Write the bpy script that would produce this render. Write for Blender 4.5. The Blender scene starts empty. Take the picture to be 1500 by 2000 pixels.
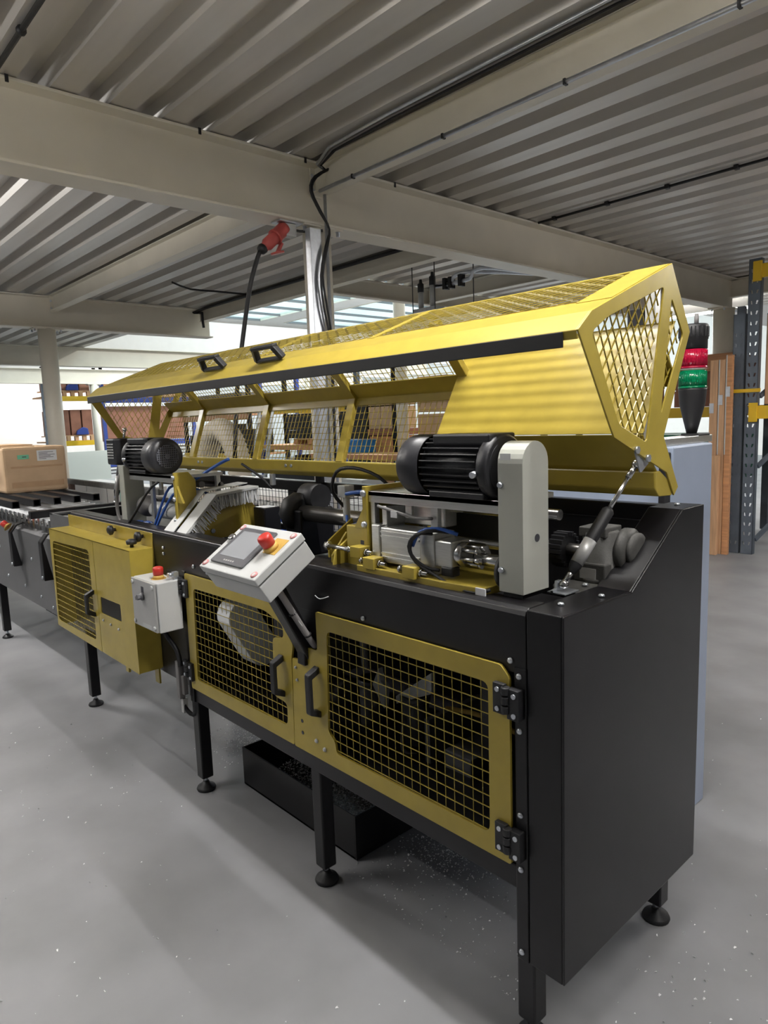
import bpy, math, random
from mathutils import Vector, Matrix
from mathutils.geometry import tessellate_polygon
random.seed(7)
scene = bpy.context.scene
col = scene.collection

# ---------------------------------------------------------------- camera
R = ((0.67365431, 0.73816014, -0.03618681), (0.07315657, -0.11532725, -0.99062997), (-0.73541688, 0.66469485, -0.13169197))
cam = bpy.data.cameras.new('camera'); camo = bpy.data.objects.new('camera', cam); col.objects.link(camo)
r, d, f = Vector(R[0]), Vector(R[1]), Vector(R[2])
camo.matrix_world = Matrix(((r.x, -d.x, -f.x, 0.790), (r.y, -d.y, -f.y, -1.209), (r.z, -d.z, -f.z, 1.5), (0, 0, 0, 1)))
cam.sensor_fit = 'HORIZONTAL'; cam.sensor_width = 36; cam.lens = 1346.9 * 36 / 1500
cam.clip_start = 0.02; cam.clip_end = 200
scene.camera = camo

# ---------------------------------------------------------------- light and exposure
world = bpy.data.worlds.new('sky'); scene.world = world; world.use_nodes = True
bg = world.node_tree.nodes['Background']
bg.inputs[0].default_value = (0.80, 0.93, 1.0, 1); bg.inputs[1].default_value = 2.2
vs = scene.view_settings
vs.view_transform = 'Standard'; vs.look = 'None'; vs.exposure = 0.58; vs.gamma = 1; vs.use_curve_mapping = False

def area(name, loc, sx, sy, power, color=(1, 0.985, 0.965), rot=(0, 0, 0)):
    l = bpy.data.lights.new(name, 'AREA'); l.shape = 'RECTANGLE'; l.size = sx; l.size_y = sy; l.energy = power; l.color = color
    o = bpy.data.objects.new(name, l); col.objects.link(o); o.location = loc; o.rotation_euler = rot
    return o
UPL = 2.1
TUBES = [((-0.35, 0.12, 2.95), 31), ((1.5, 0.12, 2.95), 20), ((-2.6, -1.8, 2.7), 15), ((-5.6, -0.9, 2.7), 42),
         ((0.9, 4.6, 2.7), 45), ((-4.1, 10.2, 3.0), 60)]

# ---------------------------------------------------------------- helpers
def tag(o, label=None, cat=None, group=None, kind=None):
    if label: o['label'] = label
    if cat: o['category'] = cat
    if group: o['group'] = group
    if kind: o['kind'] = kind
    return o
def thing(name, label, cat, loc=(0, 0, 0), group=None):
    o = bpy.data.objects.new(name, None); col.objects.link(o); o.location = loc
    o.empty_display_size = 0.1
    return tag(o, label, cat, group)

class MB:
    def __init__(s): s.v = []; s.f = []; s.sm = []
    def add(s, vs_, fs, sm=False):
        b = len(s.v); s.v += [tuple(p) for p in vs_]
        for q in fs: s.f.append([b + i for i in q]); s.sm.append(sm)
        return s
    def box(s, x0, x1, y0, y1, z0, z1):
        x0, x1 = min(x0, x1), max(x0, x1); y0, y1 = min(y0, y1), max(y0, y1); z0, z1 = min(z0, z1), max(z0, z1)
        return s.add([(x0, y0, z0), (x1, y0, z0), (x1, y1, z0), (x0, y1, z0), (x0, y0, z1), (x1, y0, z1), (x1, y1, z1), (x0, y1, z1)],
                     [(0, 3, 2, 1), (4, 5, 6, 7), (0, 1, 5, 4), (1, 2, 6, 5), (2, 3, 7, 6), (3, 0, 4, 7)])
    def bar(s, p0, p1, w, h, up=(0, 0, 1)):
        p0, p1 = Vector(p0), Vector(p1); d = (p1 - p0).normalized(); u = Vector(up)
        a = d.cross(u)
        if a.length < 1e-4: a = d.cross(Vector((0, 1, 0)))
        a.normalize(); b = a.cross(d).normalized(); a = a * (w / 2); b = b * (h / 2)
        V = [p + i * a + j * b for p in (p0, p1) for (i, j) in ((-1, -1), (1, -1), (1, 1), (-1, 1))]
        return s.add(V, [(3, 2, 1, 0), (4, 5, 6, 7), (0, 1, 5, 4), (1, 2, 6, 5), (2, 3, 7, 6), (3, 0, 4, 7)])
    def lathe(s, prof, o, ax, n=20, caps=True):
        o, ax = Vector(o), Vector(ax).normalized()
        a = ax.cross(Vector((0, 0, 1)))
        if a.length < 1e-3: a = ax.cross(Vector((0, 1, 0)))
        a.normalize(); b = ax.cross(a)
        V = []; F = []
        for (rr, t) in prof:
            for k in range(n):
                th = 2 * math.pi * k / n
                V.append(o + ax * t + a * (rr * math.cos(th)) + b * (rr * math.sin(th)))
        m = len(prof)
        for j in range(m - 1):
            for k in range(n):
                k2 = (k + 1) % n
                F.append((j * n + k, j * n + k2, (j + 1) * n + k2, (j + 1) * n + k))
        s.add(V, F, True)
        if caps:
            b0 = len(s.v) - len(V)
            s.f.append([b0 + k for k in range(n)][::-1]); s.sm.append(False)
            s.f.append([b0 + (m - 1) * n + k for k in range(n)]); s.sm.append(False)
        return s
    def cyl(s, p0, p1, r, n=16, r1=None):
        p0, p1 = Vector(p0), Vector(p1)
        return s.lathe([(r, 0), (r if r1 is None else r1, (p1 - p0).length)], p0, p1 - p0, n)
    def tube(s, pts, r, n=6, smooth=3):
        pts = [Vector(p) for p in pts]
        if smooth and len(pts) > 2:
            out = []
            for i in range(len(pts) - 1):
                a = pts[max(i - 1, 0)]; b = pts[i]; c = pts[i + 1]; e = pts[min(i + 2, len(pts) - 1)]
                for k in range(smooth):
                    t = k / smooth
                    out.append(0.5 * ((2 * b) + (c - a) * t + (2 * a - 5 * b + 4 * c - e) * t * t + (3 * b - a - 3 * c + e) * t ** 3))
            out.append(pts[-1]); pts = out
        V = []; F = []; m = len(pts); pa = None
        for i, p in enumerate(pts):
            t = (pts[min(i + 1, m - 1)] - pts[max(i - 1, 0)])
            if t.length < 1e-9: t = Vector((0, 0, 1))
            t.normalize()
            if pa is None:
                a = t.cross(Vector((0, 0, 1)))
                if a.length < 1e-2: a = t.cross(Vector((0, 1, 0)))
            else:
                a = pa - t * pa.dot(t)
                if a.length < 1e-6: a = t.cross(Vector((0, 1, 0.3)))
            a.normalize(); pa = a; b = t.cross(a)
            for k in range(n):
                th = 2 * math.pi * (k + 0.5) / n
                V.append(p + (a * math.cos(th) + b * math.sin(th)) * r)
        for i in range(m - 1):
            for k in range(n):
                k2 = (k + 1) % n
                F.append((i * n + k, i * n + k2, (i + 1) * n + k2, (i + 1) * n + k))
        F.append(tuple(range(n))[::-1]); F.append(tuple((m - 1) * n + k for k in range(n)))
        return s.add(V, F, n > 4)
    @staticmethod
    def _p3(p, axis, a):
        return {'x': (a, p[0], p[1]), 'y': (p[0], a, p[1]), 'z': (p[0], p[1], a)}[axis]
    def ext(s, poly, axis, a0, a1, holes=()):
        loops = [list(poly)] + [list(h) for h in holes]
        flat = [p for l in loops for p in l]
        N = len(flat)
        tris = tessellate_polygon([[Vector((p[0], p[1], 0)) for p in l] for l in loops])
        V = [s._p3(p, axis, a0) for p in flat] + [s._p3(p, axis, a1) for p in flat]
        F = []
        for t in tris: F.append(tuple(t)); F.append(tuple(N + i for i in t[::-1]))
        b = 0
        for l in loops:
            n = len(l)
            for i in range(n):
                j = (i + 1) % n
                F.append((b + i, b + j, N + b + j, N + b + i))
            b += n
        return s.add(V, F)
    def ball(s, c, r, n=12):
        m = n // 2
        prof = [(max(1e-5, r * math.sin(math.pi * i / m)), -r * math.cos(math.pi * i / m)) for i in range(m + 1)]
        return s.lathe(prof, c, (0, 0, 1), n, False)
    def build(s, name, mat, parent=None, bevel=0, kind=None, label=None):
        me = bpy.data.meshes.new(name); me.from_pydata(s.v, [], s.f)
        me.polygons.foreach_set('use_smooth', s.sm)
        import bmesh
        bm = bmesh.new(); bm.from_mesh(me); bmesh.ops.recalc_face_normals(bm, faces=bm.faces); bm.to_mesh(me); bm.free()
        me.materials.append(mat)
        o = bpy.data.objects.new(name, me); col.objects.link(o)
        if parent:
            o.parent = parent
            if parent.parent is None and parent.type == 'EMPTY': o.location = -parent.location
        if bevel:
            bv = o.modifiers.new('bevel', 'BEVEL'); bv.width = bevel; bv.segments = 2; bv.limit_method = 'ANGLE'; bv.angle_limit = 0.6
            bv.harden_normals = False
        if kind: o['kind'] = kind
        if label: o['label'] = label
        return o
def copy_tree(o, parent=None, loc=None):
    c = o.copy(); col.objects.link(c)
    if parent: c.parent = parent
    for ch in list(o.children): copy_tree(ch, c)
    if loc is not None: c.location = loc
    return c
def rpoly(pts, r, n=4):
    out = []; m = len(pts)
    for i in range(m):
        p = Vector(pts[i]).to_2d(); a = (Vector(pts[i - 1]).to_2d() - p); b = (Vector(pts[(i + 1) % m]).to_2d() - p)
        t = min(r, a.length * 0.45, b.length * 0.45); a.normalize(); b.normalize()
        q0, q1 = p + a * t, p + b * t
        for k in range(n + 1):
            u = k / n
            out.append(tuple((1 - u) ** 2 * q0 + 2 * u * (1 - u) * p + u * u * q1))
    return out
def clip_lines(poly, dirv, pitch, off=0.0):
    d = Vector(dirv).to_2d().normalized(); nrm = Vector((-d.y, d.x)); P = [Vector(p).to_2d() for p in poly]
    vals = [p.dot(nrm) for p in P]; lo, hi = min(vals), max(vals); segs = []
    k = math.ceil((lo - off) / pitch)
    while off + k * pitch < hi:
        c = off + k * pitch; ts = []
        for i in range(len(P)):
            a, b = P[i], P[(i + 1) % len(P)]; va, vb = a.dot(nrm) - c, b.dot(nrm) - c
            if (va < 0) != (vb < 0): ts.append((a + (b - a) * (va / (va - vb))).dot(d))
        ts.sort()
        for i in range(0, len(ts) - 1, 2): segs.append((d * ts[i] + nrm * c, d * ts[i + 1] + nrm * c))
        k += 1
    return segs
def text_mesh(name, txt, size, mat, parent, M, ext=0.0005):
    cu = bpy.data.curves.new(name, 'FONT'); cu.body = txt; cu.size = size; cu.extrude = ext; cu.align_x = 'CENTER'; cu.align_y = 'CENTER'
    t = bpy.data.objects.new(name, cu); col.objects.link(t)
    dg = bpy.context.evaluated_depsgraph_get(); dg.update()
    me = bpy.data.meshes.new_from_object(t.evaluated_get(dg)); bpy.data.objects.remove(t)
    me.transform(M); me.materials.clear(); me.materials.append(mat)
    o = bpy.data.objects.new(name, me); col.objects.link(o)
    if parent:
        o.parent = parent
        if parent.parent is None and parent.type == 'EMPTY': o.location = -parent.location
    return o

# ---------------------------------------------------------------- materials
def mat(name, c, rough=0.5, metal=0.0, var=0.0, vscale=6, bump=0.0, bscale=300, c2=None, stretch=(1, 1, 1), trans=0.0, emit=0, spec=0.5, detail=4):
    m = bpy.data.materials.new(name); m.use_nodes = True; nt = m.node_tree; b = nt.nodes['Principled BSDF']
    b.inputs['Base Color'].default_value = (*c, 1); b.inputs['Roughness'].default_value = rough; b.inputs['Metallic'].default_value = metal
    b.inputs['Specular IOR Level'].default_value = spec
    if trans: b.inputs['Transmission Weight'].default_value = trans
    if emit: b.inputs['Emission Color'].default_value = (*c, 1); b.inputs['Emission Strength'].default_value = emit
    tc = nt.nodes.new('ShaderNodeTexCoord'); mp = nt.nodes.new('ShaderNodeMapping'); mp.inputs['Scale'].default_value = stretch
    nt.links.new(tc.outputs['Object'], mp.inputs[0])
    if var or c2:
        n = nt.nodes.new('ShaderNodeTexNoise'); n.inputs['Scale'].default_value = vscale; n.inputs['Detail'].default_value = detail
        nt.links.new(mp.outputs[0], n.inputs[0])
        rp = nt.nodes.new('ShaderNodeValToRGB'); e = rp.color_ramp.elements
        e[0].position = 0.32; e[1].position = 0.68
        k = c2 if c2 else tuple(min(1, x * (1 + var)) for x in c)
        e[0].color = (*tuple(x * (1 - var) for x in c), 1); e[1].color = (*k, 1)
        nt.links.new(n.outputs[0], rp.inputs[0]); nt.links.new(rp.outputs[0], b.inputs['Base Color'])
    if bump:
        n2 = nt.nodes.new('ShaderNodeTexNoise'); n2.inputs['Scale'].default_value = bscale; n2.inputs['Detail'].default_value = 2
        nt.links.new(mp.outputs[0], n2.inputs[0])
        bp = nt.nodes.new('ShaderNodeBump'); bp.inputs['Strength'].default_value = bump; bp.inputs['Distance'].default_value = 0.002
        nt.links.new(n2.outputs[0], bp.inputs['Height']); nt.links.new(bp.outputs[0], b.inputs['Normal'])
    return m
YEL = mat('yellow_paint', (0.42, 0.32, 0.052), 0.27, var=0.06, vscale=14, bump=0.05, bscale=500)
BLK = mat('black_powder_coat', (0.008, 0.0075, 0.009), 0.30, spec=0.4, var=0.2, vscale=8, bump=0.12, bscale=900)
BLKM = mat('black_plastic', (0.014, 0.014, 0.016), 0.5, bump=0.1, bscale=600)
CAST = mat('black_cast_housing', (0.022, 0.022, 0.025), 0.42, bump=0.15, bscale=300)
GCAST = mat('grey_cast_iron', (0.085, 0.083, 0.078), 0.6, var=0.2, vscale=30, bump=0.3, bscale=250)
GRY = mat('light_grey_paint', (0.47, 0.48, 0.43), 0.4, var=0.04, bump=0.04, bscale=400)
ENC = mat('enclosure_grey', (0.55, 0.56, 0.555), 0.45, var=0.04, bump=0.1, bscale=700)
ENCD = mat('brushed_steel_lid', (0.50, 0.50, 0.49), 0.4, metal=0.4, var=0.05)
ALU = mat('aluminium', (0.66, 0.66, 0.64), 0.32, metal=0.85, var=0.08, vscale=25, stretch=(1, 12, 12))
STL = mat('bright_steel', (0.62, 0.62, 0.62), 0.2, metal=1.0)
DST = mat('dark_steel_shaft', (0.20, 0.19, 0.18), 0.3, metal=0.9)
ZNC = mat('zinc_plated_steel', (0.62, 0.65, 0.70), 0.3, metal=0.8, var=0.08, vscale=30)
GPNL = mat('dark_grey_panel_paint', (0.115, 0.115, 0.12), 0.45, var=0.08, vscale=4, bump=0.08, bscale=500)
FANC = mat('fan_cover_black', (0.032, 0.032, 0.037), 0.38, bump=0.05)
GRIL = mat('grille_grey', (0.14, 0.145, 0.17), 0.45)
RED = mat('red_plastic', (0.55, 0.035, 0.025), 0.4)
RED2 = mat('red_plug_plastic', (0.48, 0.085, 0.075), 0.45)
ORY = mat('yellow_orange_disc', (0.55, 0.35, 0.08), 0.5)
BLU = mat('blue_hose', (0.04, 0.13, 0.50), 0.35)
RUB = mat('black_rubber', (0.01, 0.01, 0.012), 0.55)
CABG = mat('grey_cable', (0.20, 0.19, 0.19), 0.5)
SCR = mat('screen_glass', (0.30, 0.31, 0.33), 0.12)
SCRF = mat('screen_bezel', (0.10, 0.10, 0.11), 0.35)
BRS = mat('white_bristles', (0.80, 0.82, 0.86), 0.7, var=0.25, vscale=90, stretch=(4, 4, 0.2))
CAB = mat('blue_grey_cabinet_paint', (0.34, 0.40, 0.52), 0.4, var=0.04)
GRNL = mat('green_lens', (0.0, 0.30, 0.12), 0.15, trans=0.4)
REDL = mat('red_lens', (0.60, 0.01, 0.06), 0.15, trans=0.4)
CREAM = mat('cream_steel_paint', (0.74, 0.70, 0.60), 0.45, var=0.04, vscale=3)
DECKM = mat('galvanised_deck', (0.58, 0.555, 0.52), 0.38, metal=0.35, var=0.07, vscale=2.5, stretch=(0.3, 3, 3), bump=0.03, bscale=80)
FLR = mat('concrete_floor', (0.25, 0.252, 0.262), 0.48, var=0.16, vscale=2.2, bump=0.08, bscale=60, detail=9)
GWL = mat('grey_wall_cladding', (0.30, 0.29, 0.28), 0.6, var=0.05)
WHT = mat('white_wall_paint', (0.80, 0.76, 0.73), 0.7, var=0.02)
CRT = mat('brown_cardboard', (0.56, 0.39, 0.24), 0.7, var=0.08, vscale=7)
CRT2 = mat('packing_tape', (0.48, 0.32, 0.19), 0.25, var=0.08, vscale=9)
WOOD = mat('pale_wood', (0.60, 0.36, 0.20), 0.6, var=0.16, vscale=5, stretch=(9, 9, 0.6))
WOODH = mat('orange_wood', (0.56, 0.28, 0.13), 0.6, var=0.16, vscale=5, stretch=(0.6, 9, 9))
BRN = mat('brown_board', (0.27, 0.115, 0.07), 0.6, var=0.15, vscale=4)
RKB = mat('rack_blue_paint', (0.03, 0.06, 0.28), 0.4)
RKG = mat('rack_blue_grey_steel', (0.13, 0.155, 0.19), 0.4, metal=0.3, var=0.1, vscale=8)
RKY = mat('rack_yellow_paint', (0.75, 0.48, 0.02), 0.4, var=0.05)
PAPER = mat('white_paper', (0.75, 0.76, 0.78), 0.6)
INK = mat('dark_print', (0.05, 0.05, 0.06), 0.6)
GRST = mat('green_sticker', (0.16, 0.52, 0.33), 0.5)
DUCT = mat('beige_flexible_duct', (0.56, 0.50, 0.40), 0.6)
CRATE = mat('black_crate_plastic', (0.02, 0.021, 0.022), 0.5)
BIN = mat('blue_bin_plastic', (0.02, 0.20, 0.55), 0.4)
BLT = mat('blue_belt', (0.02, 0.10, 0.60), 0.4)
CHIP = mat('aluminium_chips', (0.92, 0.92, 0.93), 0.35, metal=0.1)
LAMP = mat('lit_tube', (1.0, 0.97, 0.92), 0.5, emit=9)
def glass(name):
    m_ = bpy.data.materials.new(name); m_.use_nodes = True; nt = m_.node_tree; out = nt.nodes['Material Output']
    tr = nt.nodes.new('ShaderNodeBsdfTransparent'); tr.inputs[0].default_value = (.86, .95, .96, 1); gl = nt.nodes.new('ShaderNodeBsdfGlossy'); gl.inputs['Roughness'].default_value = .05
    mx = nt.nodes.new('ShaderNodeMixShader'); mx.inputs[0].default_value = .06
    nt.links.new(tr.outputs[0], mx.inputs[1]); nt.links.new(gl.outputs[0], mx.inputs[2]); nt.links.new(mx.outputs[0], out.inputs[0]); return m_
GLS = glass('clear_skylight_glass')
GLSP = mat('frosted_partition', (0.50, 0.52, 0.48), 0.5)
GRN = mat('green_tarp', (0.02, 0.20, 0.12), 0.6)
PINK = mat('pink_print', (0.60, 0.25, 0.25), 0.5)
TEAL = mat('teal_print', (0.10, 0.55, 0.50), 0.5)

# ---------------------------------------------------------------- setting
m = MB().box(-34, 6, -10, 26, -0.2, 0); o = m.build('floor', FLR, kind='structure', label='smooth grey concrete warehouse floor')
def deck(x0, x1, y0, y1, label):
    zb, zt, pitch = 3.19, 3.27, 0.29
    V = []; F = []; y = y0
    pts = []
    while y < y1:
        pts += [(y, zt), (y + 0.085, zt), (y + 0.118, zb), (y + 0.257, zb), (y + 0.29, zt)]; y += pitch
    for p in pts: V += [(x0, *p), (x1, *p)]
    for i in range(len(pts) - 1): F.append((2 * i, 2 * i + 1, 2 * i + 3, 2 * i + 2))
    mm = MB().add(V, F); mm.box(x0, x1, y0, y1, 3.33, 3.45)
    return mm.build('ceiling', DECKM, kind='structure', label=label)
deck(-14.3, 4.2, -7, 3.92, 'profiled grey steel deck above the machine')
deck(-5.75, 4.2, 3.92, 11.6, 'profiled grey steel deck beyond the tall beam')

# I beams
def ibeam(axis, c, a0, a1, zb, zt, bf, tf=0.016, tw=0.011, name='steel_beam', label='', parent_bolts=None, group=None):
    def pr(p, z): return (p, z)
    P = [(c - bf / 2, zb), (c + bf / 2, zb), (c + bf / 2, zb + tf), (c + tw / 2, zb + tf), (c + tw / 2, zt - tf), (c + bf / 2, zt - tf), (c + bf / 2, zt),
         (c - bf / 2, zt), (c - bf / 2, zt - tf), (c - tw / 2, zt - tf), (c - tw / 2, zb + tf), (c - bf / 2, zb + tf)]
    o = MB().ext(P, axis, a0, a1).build(name, CREAM, bevel=0.003)
    return tag(o, label, 'beam', group)
def bolt(parent, p, ax, r=0.012, h=0.012, mt=ZNC, name='bolt'):
    p = Vector(p); a = Vector(ax).normalized()
    return MB().lathe([(r * 1.5, 0), (r * 1.5, 0.003), (r, 0.003), (r, h)], p, a, 6).build(name, mt, parent)
b1 = ibeam('y', -3.07, -6, 8.7, 2.79, 3.185, 0.20, label='deep cream steel beam crossing above the machine hood')
b2 = ibeam('y', -8.6, -6, 3.95, 2.79, 3.185, 0.20, label='cream steel beam resting on the round column by the cardboard box')
b3 = ibeam('y', -13.9, -6, 14, 2.80, 3.185, 0.20, label='far cream beam running behind the left round column')
b4 = ibeam('y', -19.2, -6, 16, 2.80, 3.2, 0.20, label='farthest pale beam low over the storage racks')
SEC = [(1.76, -3.07 + .008, 4.2, 'cream joist carrying a conduit, meeting the deep beam at the column'),
       (1.76, -8.5, -3.08, 'pale yellowish joist behind the red socket'),
       (3.80, -8.5, -3.08, 'shaded cream joist along the skylight edge'),
       (5.60, -5.66, -3.08, 'short joist among the far pipes')]
for (y, xa, xb, lb) in SEC:
    sb = ibeam('x', y, xa, xb, 3.0, 3.185, 0.11, 0.010, 0.008, label=lb, name='steel_joist')
    for xe, sg in ((xa, 1), (xb, -1)):
        if xe > 3: continue
        pl = MB().box(xe + sg * 0.002, xe + sg * 0.012, y - 0.045, y + 0.045, 2.985, 3.175).build('end_plate', CREAM, sb, 0.002)
        for q in ((-0.03, 3.03), (-0.03, 3.12), (0.03, 3.03), (0.03, 3.12)): bolt(pl, (xe + sg * 0.012, y + q[0], q[1]), (sg, 0, 0), 0.009, 0.012)
ibeam('y', -5.72, 3.86, 8.6, 2.98, 3.185, 0.11, label='cream edge joist beside the white skylight opening', name='steel_joist')
ibeam('x', 8.66, -5.7, 4.2, 2.95, 3.185, 0.12, label='cream joist above the perforated rack post', name='steel_joist')
for k, y in enumerate((-0.12, 0.88, 1.62, 2.41)):
    MB().box(-2.972, -2.966, y - 0.008, y + 0.008, 3.155, 3.19).build('beam_clip', BLKM, b1)
def column(x, y, rr, ht, label):
    t = thing('steel_column', label, 'column', (x, y, 0))
    MB().cyl((x, y, 0), (x, y, ht), rr, 32).build('shaft', CREAM, t)
    MB().box(x - rr * 1.25, x + rr * 1.25, y - rr * 1.3, y + rr * 1.3, 0, 0.02).build('base_plate', CREAM, t)
    cp = MB().box(x - rr * 0.95, x + rr * 0.95, y - rr * 1.7, y + rr * 1.7, ht - 0.012, ht).build('cap_plate', CREAM, t)
    for sy in (-1, 1):
        for sx in (-1, 1): bolt(cp, (x + sx * rr * 0.6, y + sy * rr * 1.45, ht - 0.012), (0, 0, -1), 0.012, 0.03)
    return t
c1 = column(-3.07, 1.76, 0.095, 2.79, 'round cream column with galvanised trunking behind the hood')
column(-8.6, 1.68, 0.105, 2.79, 'round cream column behind the cardboard box')
column(-3.05, 8.4, 0.13, 2.79, 'far cream column behind the tall planks')
column(-19.2, 6.05, 0.11, 2.8, 'slim distant column in front of the brown boards')
column(-6.75, 6.05, 0.09, 3.4, 'slim white column among the stacked cartons')
column(-13.9, 9.6, 0.1, 2.8, 'thin distant column seen between two hood ribs')
# trunking and cables on the main column
MB().ext([(-2.985, 1.60), (-2.93, 1.60), (-2.93, 1.69), (-2.985, 1.69)], 'z', 0.3, 2.75).build('cable_trunking', ZNC, c1, 0.003)
MB().tube([(-2.95, 1.75, 2.98), (-2.95, 1.75, 0.4)], 0.011, 10, 0).build('conduit_pipe', ZNC, c1)
for i, dx in enumerate((0, 0.014)):
    MB().tube([(-2.90, 1.80, 3.15), (-2.93, 1.66 + dx, 3.07), (-2.945, 1.63 + dx, 2.98), (-2.945, 1.70 + dx, 2.86), (-2.93, 1.76, 2.76), (-2.90, 1.70 + dx, 2.64),
               (-2.90, 1.65 + dx, 2.45), (-2.90, 1.66 + dx * 2, 2.25), (-2.90, 1.70 + dx, 2.0), (-2.90, 1.70, 1.2)], 0.0075, 6).build('hanging_cable', RUB, c1)
# conduits along the joist
t = thing('conduit_run', 'bright conduit clipped under the joist over the machine', 'conduit', (-1, 1.70, 3.0))
MB().tube([(-2.93, 1.695, 2.9875), (4.1, 1.695, 2.9875)], 0.012, 10, 0).build('pipe', ZNC, t)
for k in range(9): MB().box(-2.6 + k * 0.75, -2.588 + k * 0.75, 1.682, 1.708, 2.974, 2.9995).build('pipe_clip', BLKM, t)
t = thing('cable_bundle', 'dark cables running beside the upper edge of the joist', 'cable', (-1, 1.6, 3.15))
for dy, rr in ((0, 0.009), (0.028, 0.008), (0.05, 0.0101)):
    MB().tube([(-2.92, 1.74, 3.12), (-2.7, 1.60 + dy, 3.165), (-1, 1.58 + dy, 3.168), (4.1, 1.58 + dy, 3.168)], rr, 6, 2).build('cable', RUB if rr > .01 else ZNC if rr > .0085 else CABG, t)
t = thing('cable_bundle', 'dark cable clipped across the deck ribs beyond the joist', 'cable', (-1.5, 4.3, 3.17))
MB().tube([(-2.95, 4.13, 3.175), (4.1, 4.13, 3.175)], 0.011, 6, 0).build('cable', RUB, t)
for k in range(10): MB().box(-2.8 + k * 0.5, -2.77 + k * 0.5, 4.11, 4.15, 3.16, 3.19).build('cable_clip', BLKM, t)
t = thing('cable_bundle', 'black cable along the shaded joist near the skylight', 'cable', (-5.5, 3.7, 3.1))
MB().tube([(-8.36, 3.73, 2.9), (-8.34, 3.71, 3.1), (-8.2, 3.70, 3.15), (-3.2, 3.70, 3.15)], 0.02, 6, 2).build('cable', RUB, t)
MB().tube([(-6.94, 2.6, 3.175), (-7.09, 2.9, 3.15), (-7.06, 3.2, 3.15), (-7.04, 3.69, 3.15)], 0.012, 6, 2).build('cable', RUB, t)
t = thing('cable_bundle', 'dark cable under the deck in the upper left corner', 'cable', (-1, -.18, 3.17))
MB().tube([(-2.95, -.18, 3.17), (0, -.18, 3.17)], 0.012, 6, 0).build('cable', RUB, t); MB().ball((-2.5, -.18, 3.17), .022, 10).build('cable_joint', RUB, t)
# red socket and plug
t = thing('power_plug', 'red industrial plug and socket hanging under the deep beam', 'plug', (-3.05, 1.45, 2.7))
P0, P1, P2 = Vector((-3.05, 1.49, 2.755)), Vector((-3.05, 1.40, 2.69)), Vector((-3.05, 1.305, 2.595))
ax = (P2 - P0).normalized()
MB().box(-3.10, -3.0, 1.42, 1.60, 2.78, 2.789).build('mount_plate', ZNC, t)
MB().box(-3.085, -3.015, 1.47, 1.56, 2.70, 2.78).build('socket_base', ENC, t, 0.01)
so = MB().lathe([(0.042, 0), (0.045, 0.02), (0.045, 0.09), (0.05, 0.095), (0.05, 0.11)], P0, ax, 20).build('socket_body', RED2, t)
MB().lathe([(0.038, 0.10), (0.040, 0.12), (0.040, 0.19), (0.03, 0.205), (0.03, 0.225)], P0, ax, 20).build('plug_body', RED2, t)
MB().lathe([(0.031, 0.225), (0.034, 0.23), (0.030, 0.255), (0.016, 0.27)], P0, ax, 16).build('cable_gland', BLKM, t)
MB().bar(P0 + ax * 0.11 + Vector((0, 0.05, -0.03)), P0 + ax * 0.20 + Vector((0.0, 0.085, -0.03)), 0.03, 0.015).build('lid_arm', RED2, t)
MB().lathe([(0.045, 0), (0.045, 0.012)], P0 + ax * 0.19 + Vector((0, 0.075, -0.035)), (0, .25, -1), 18).build('socket_lid', RED2, t)
MB().tube([(-3.05, 1.56, 2.75), (-3.02, 1.62, 2.745), (-2.95, 1.72, 2.75)], 0.009, 6).build('feed_cable', RUB, t)
MB().tube([P2 + ax * 0.02, P2 + Vector((0, -0.05, -0.09)), (-3.05, 1.20, 2.35), (-3.05, 1.13, 2.05), (-3.05, 1.06, 1.7), (-3.02, 1.0, 1.3)], 0.014, 8).build('supply_cable', RUB, t)

# lamps
for i, ((x, y, z), pw) in enumerate(TUBES):
    lab = ['fluorescent strip lamp right above the hood', 'fluorescent strip lamp over the aisle by the machine end', 'fluorescent strip lamp over the aisle by the touch panel',
           'fluorescent strip lamp over the conveyor', 'fluorescent strip lamp over the rack aisle', 'bright fluorescent strip far behind the signal tower'][i]
    t = thing('strip_lamp', lab, 'lamp', (x, y, z), 'strip lamps under the deck')
    MB().box(x - 0.75, x + 0.75, y - 0.06, y + 0.06, z + 0.02, z + 0.16).build('housing', ENC, t, 0.004)
    MB().tube([(x - 0.72, y, z), (x + 0.72, y, z)], 0.018, 10, 0).build('tube', LAMP, t)
    area('strip_light', (x, y, z - 0.025), 1.45, 0.05, pw); area('deck_fill_uplight', (x, y, z + 0.175), 1.45, 0.12, pw * UPL, rot=(math.pi, 0, 0))  # second, upward light is added to brighten the deck
    for dx in (-.6, .6): MB().cyl((x + dx, y, z + .16), (x + dx, y, 3.19), .004, 6).build('hanger', ZNC, t)

# hall beyond: walls, skylit roof
m = MB().box(-26.2, -26, -10, 26, 0, 9); m.build('wall_left', WHT, kind='structure', label='distant white wall behind the racks')
m = MB().box(-26, 6, 22, 22.2, 0, 9); m.build('wall_back', WHT, kind='structure', label='distant white wall at the end of the hall')
m = MB().box(-14.5, -14.3, 3.92, 16, 3.19, 3.95); m.build('trim_1', WHT, kind='structure', label='pale fascia panel under the skylights')
m = MB().box(-20, -19.8, -6, 18, 3.2, 3.9); m.build('trim_2', WHT, kind='structure', label='farther pale fascia panel')
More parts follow.
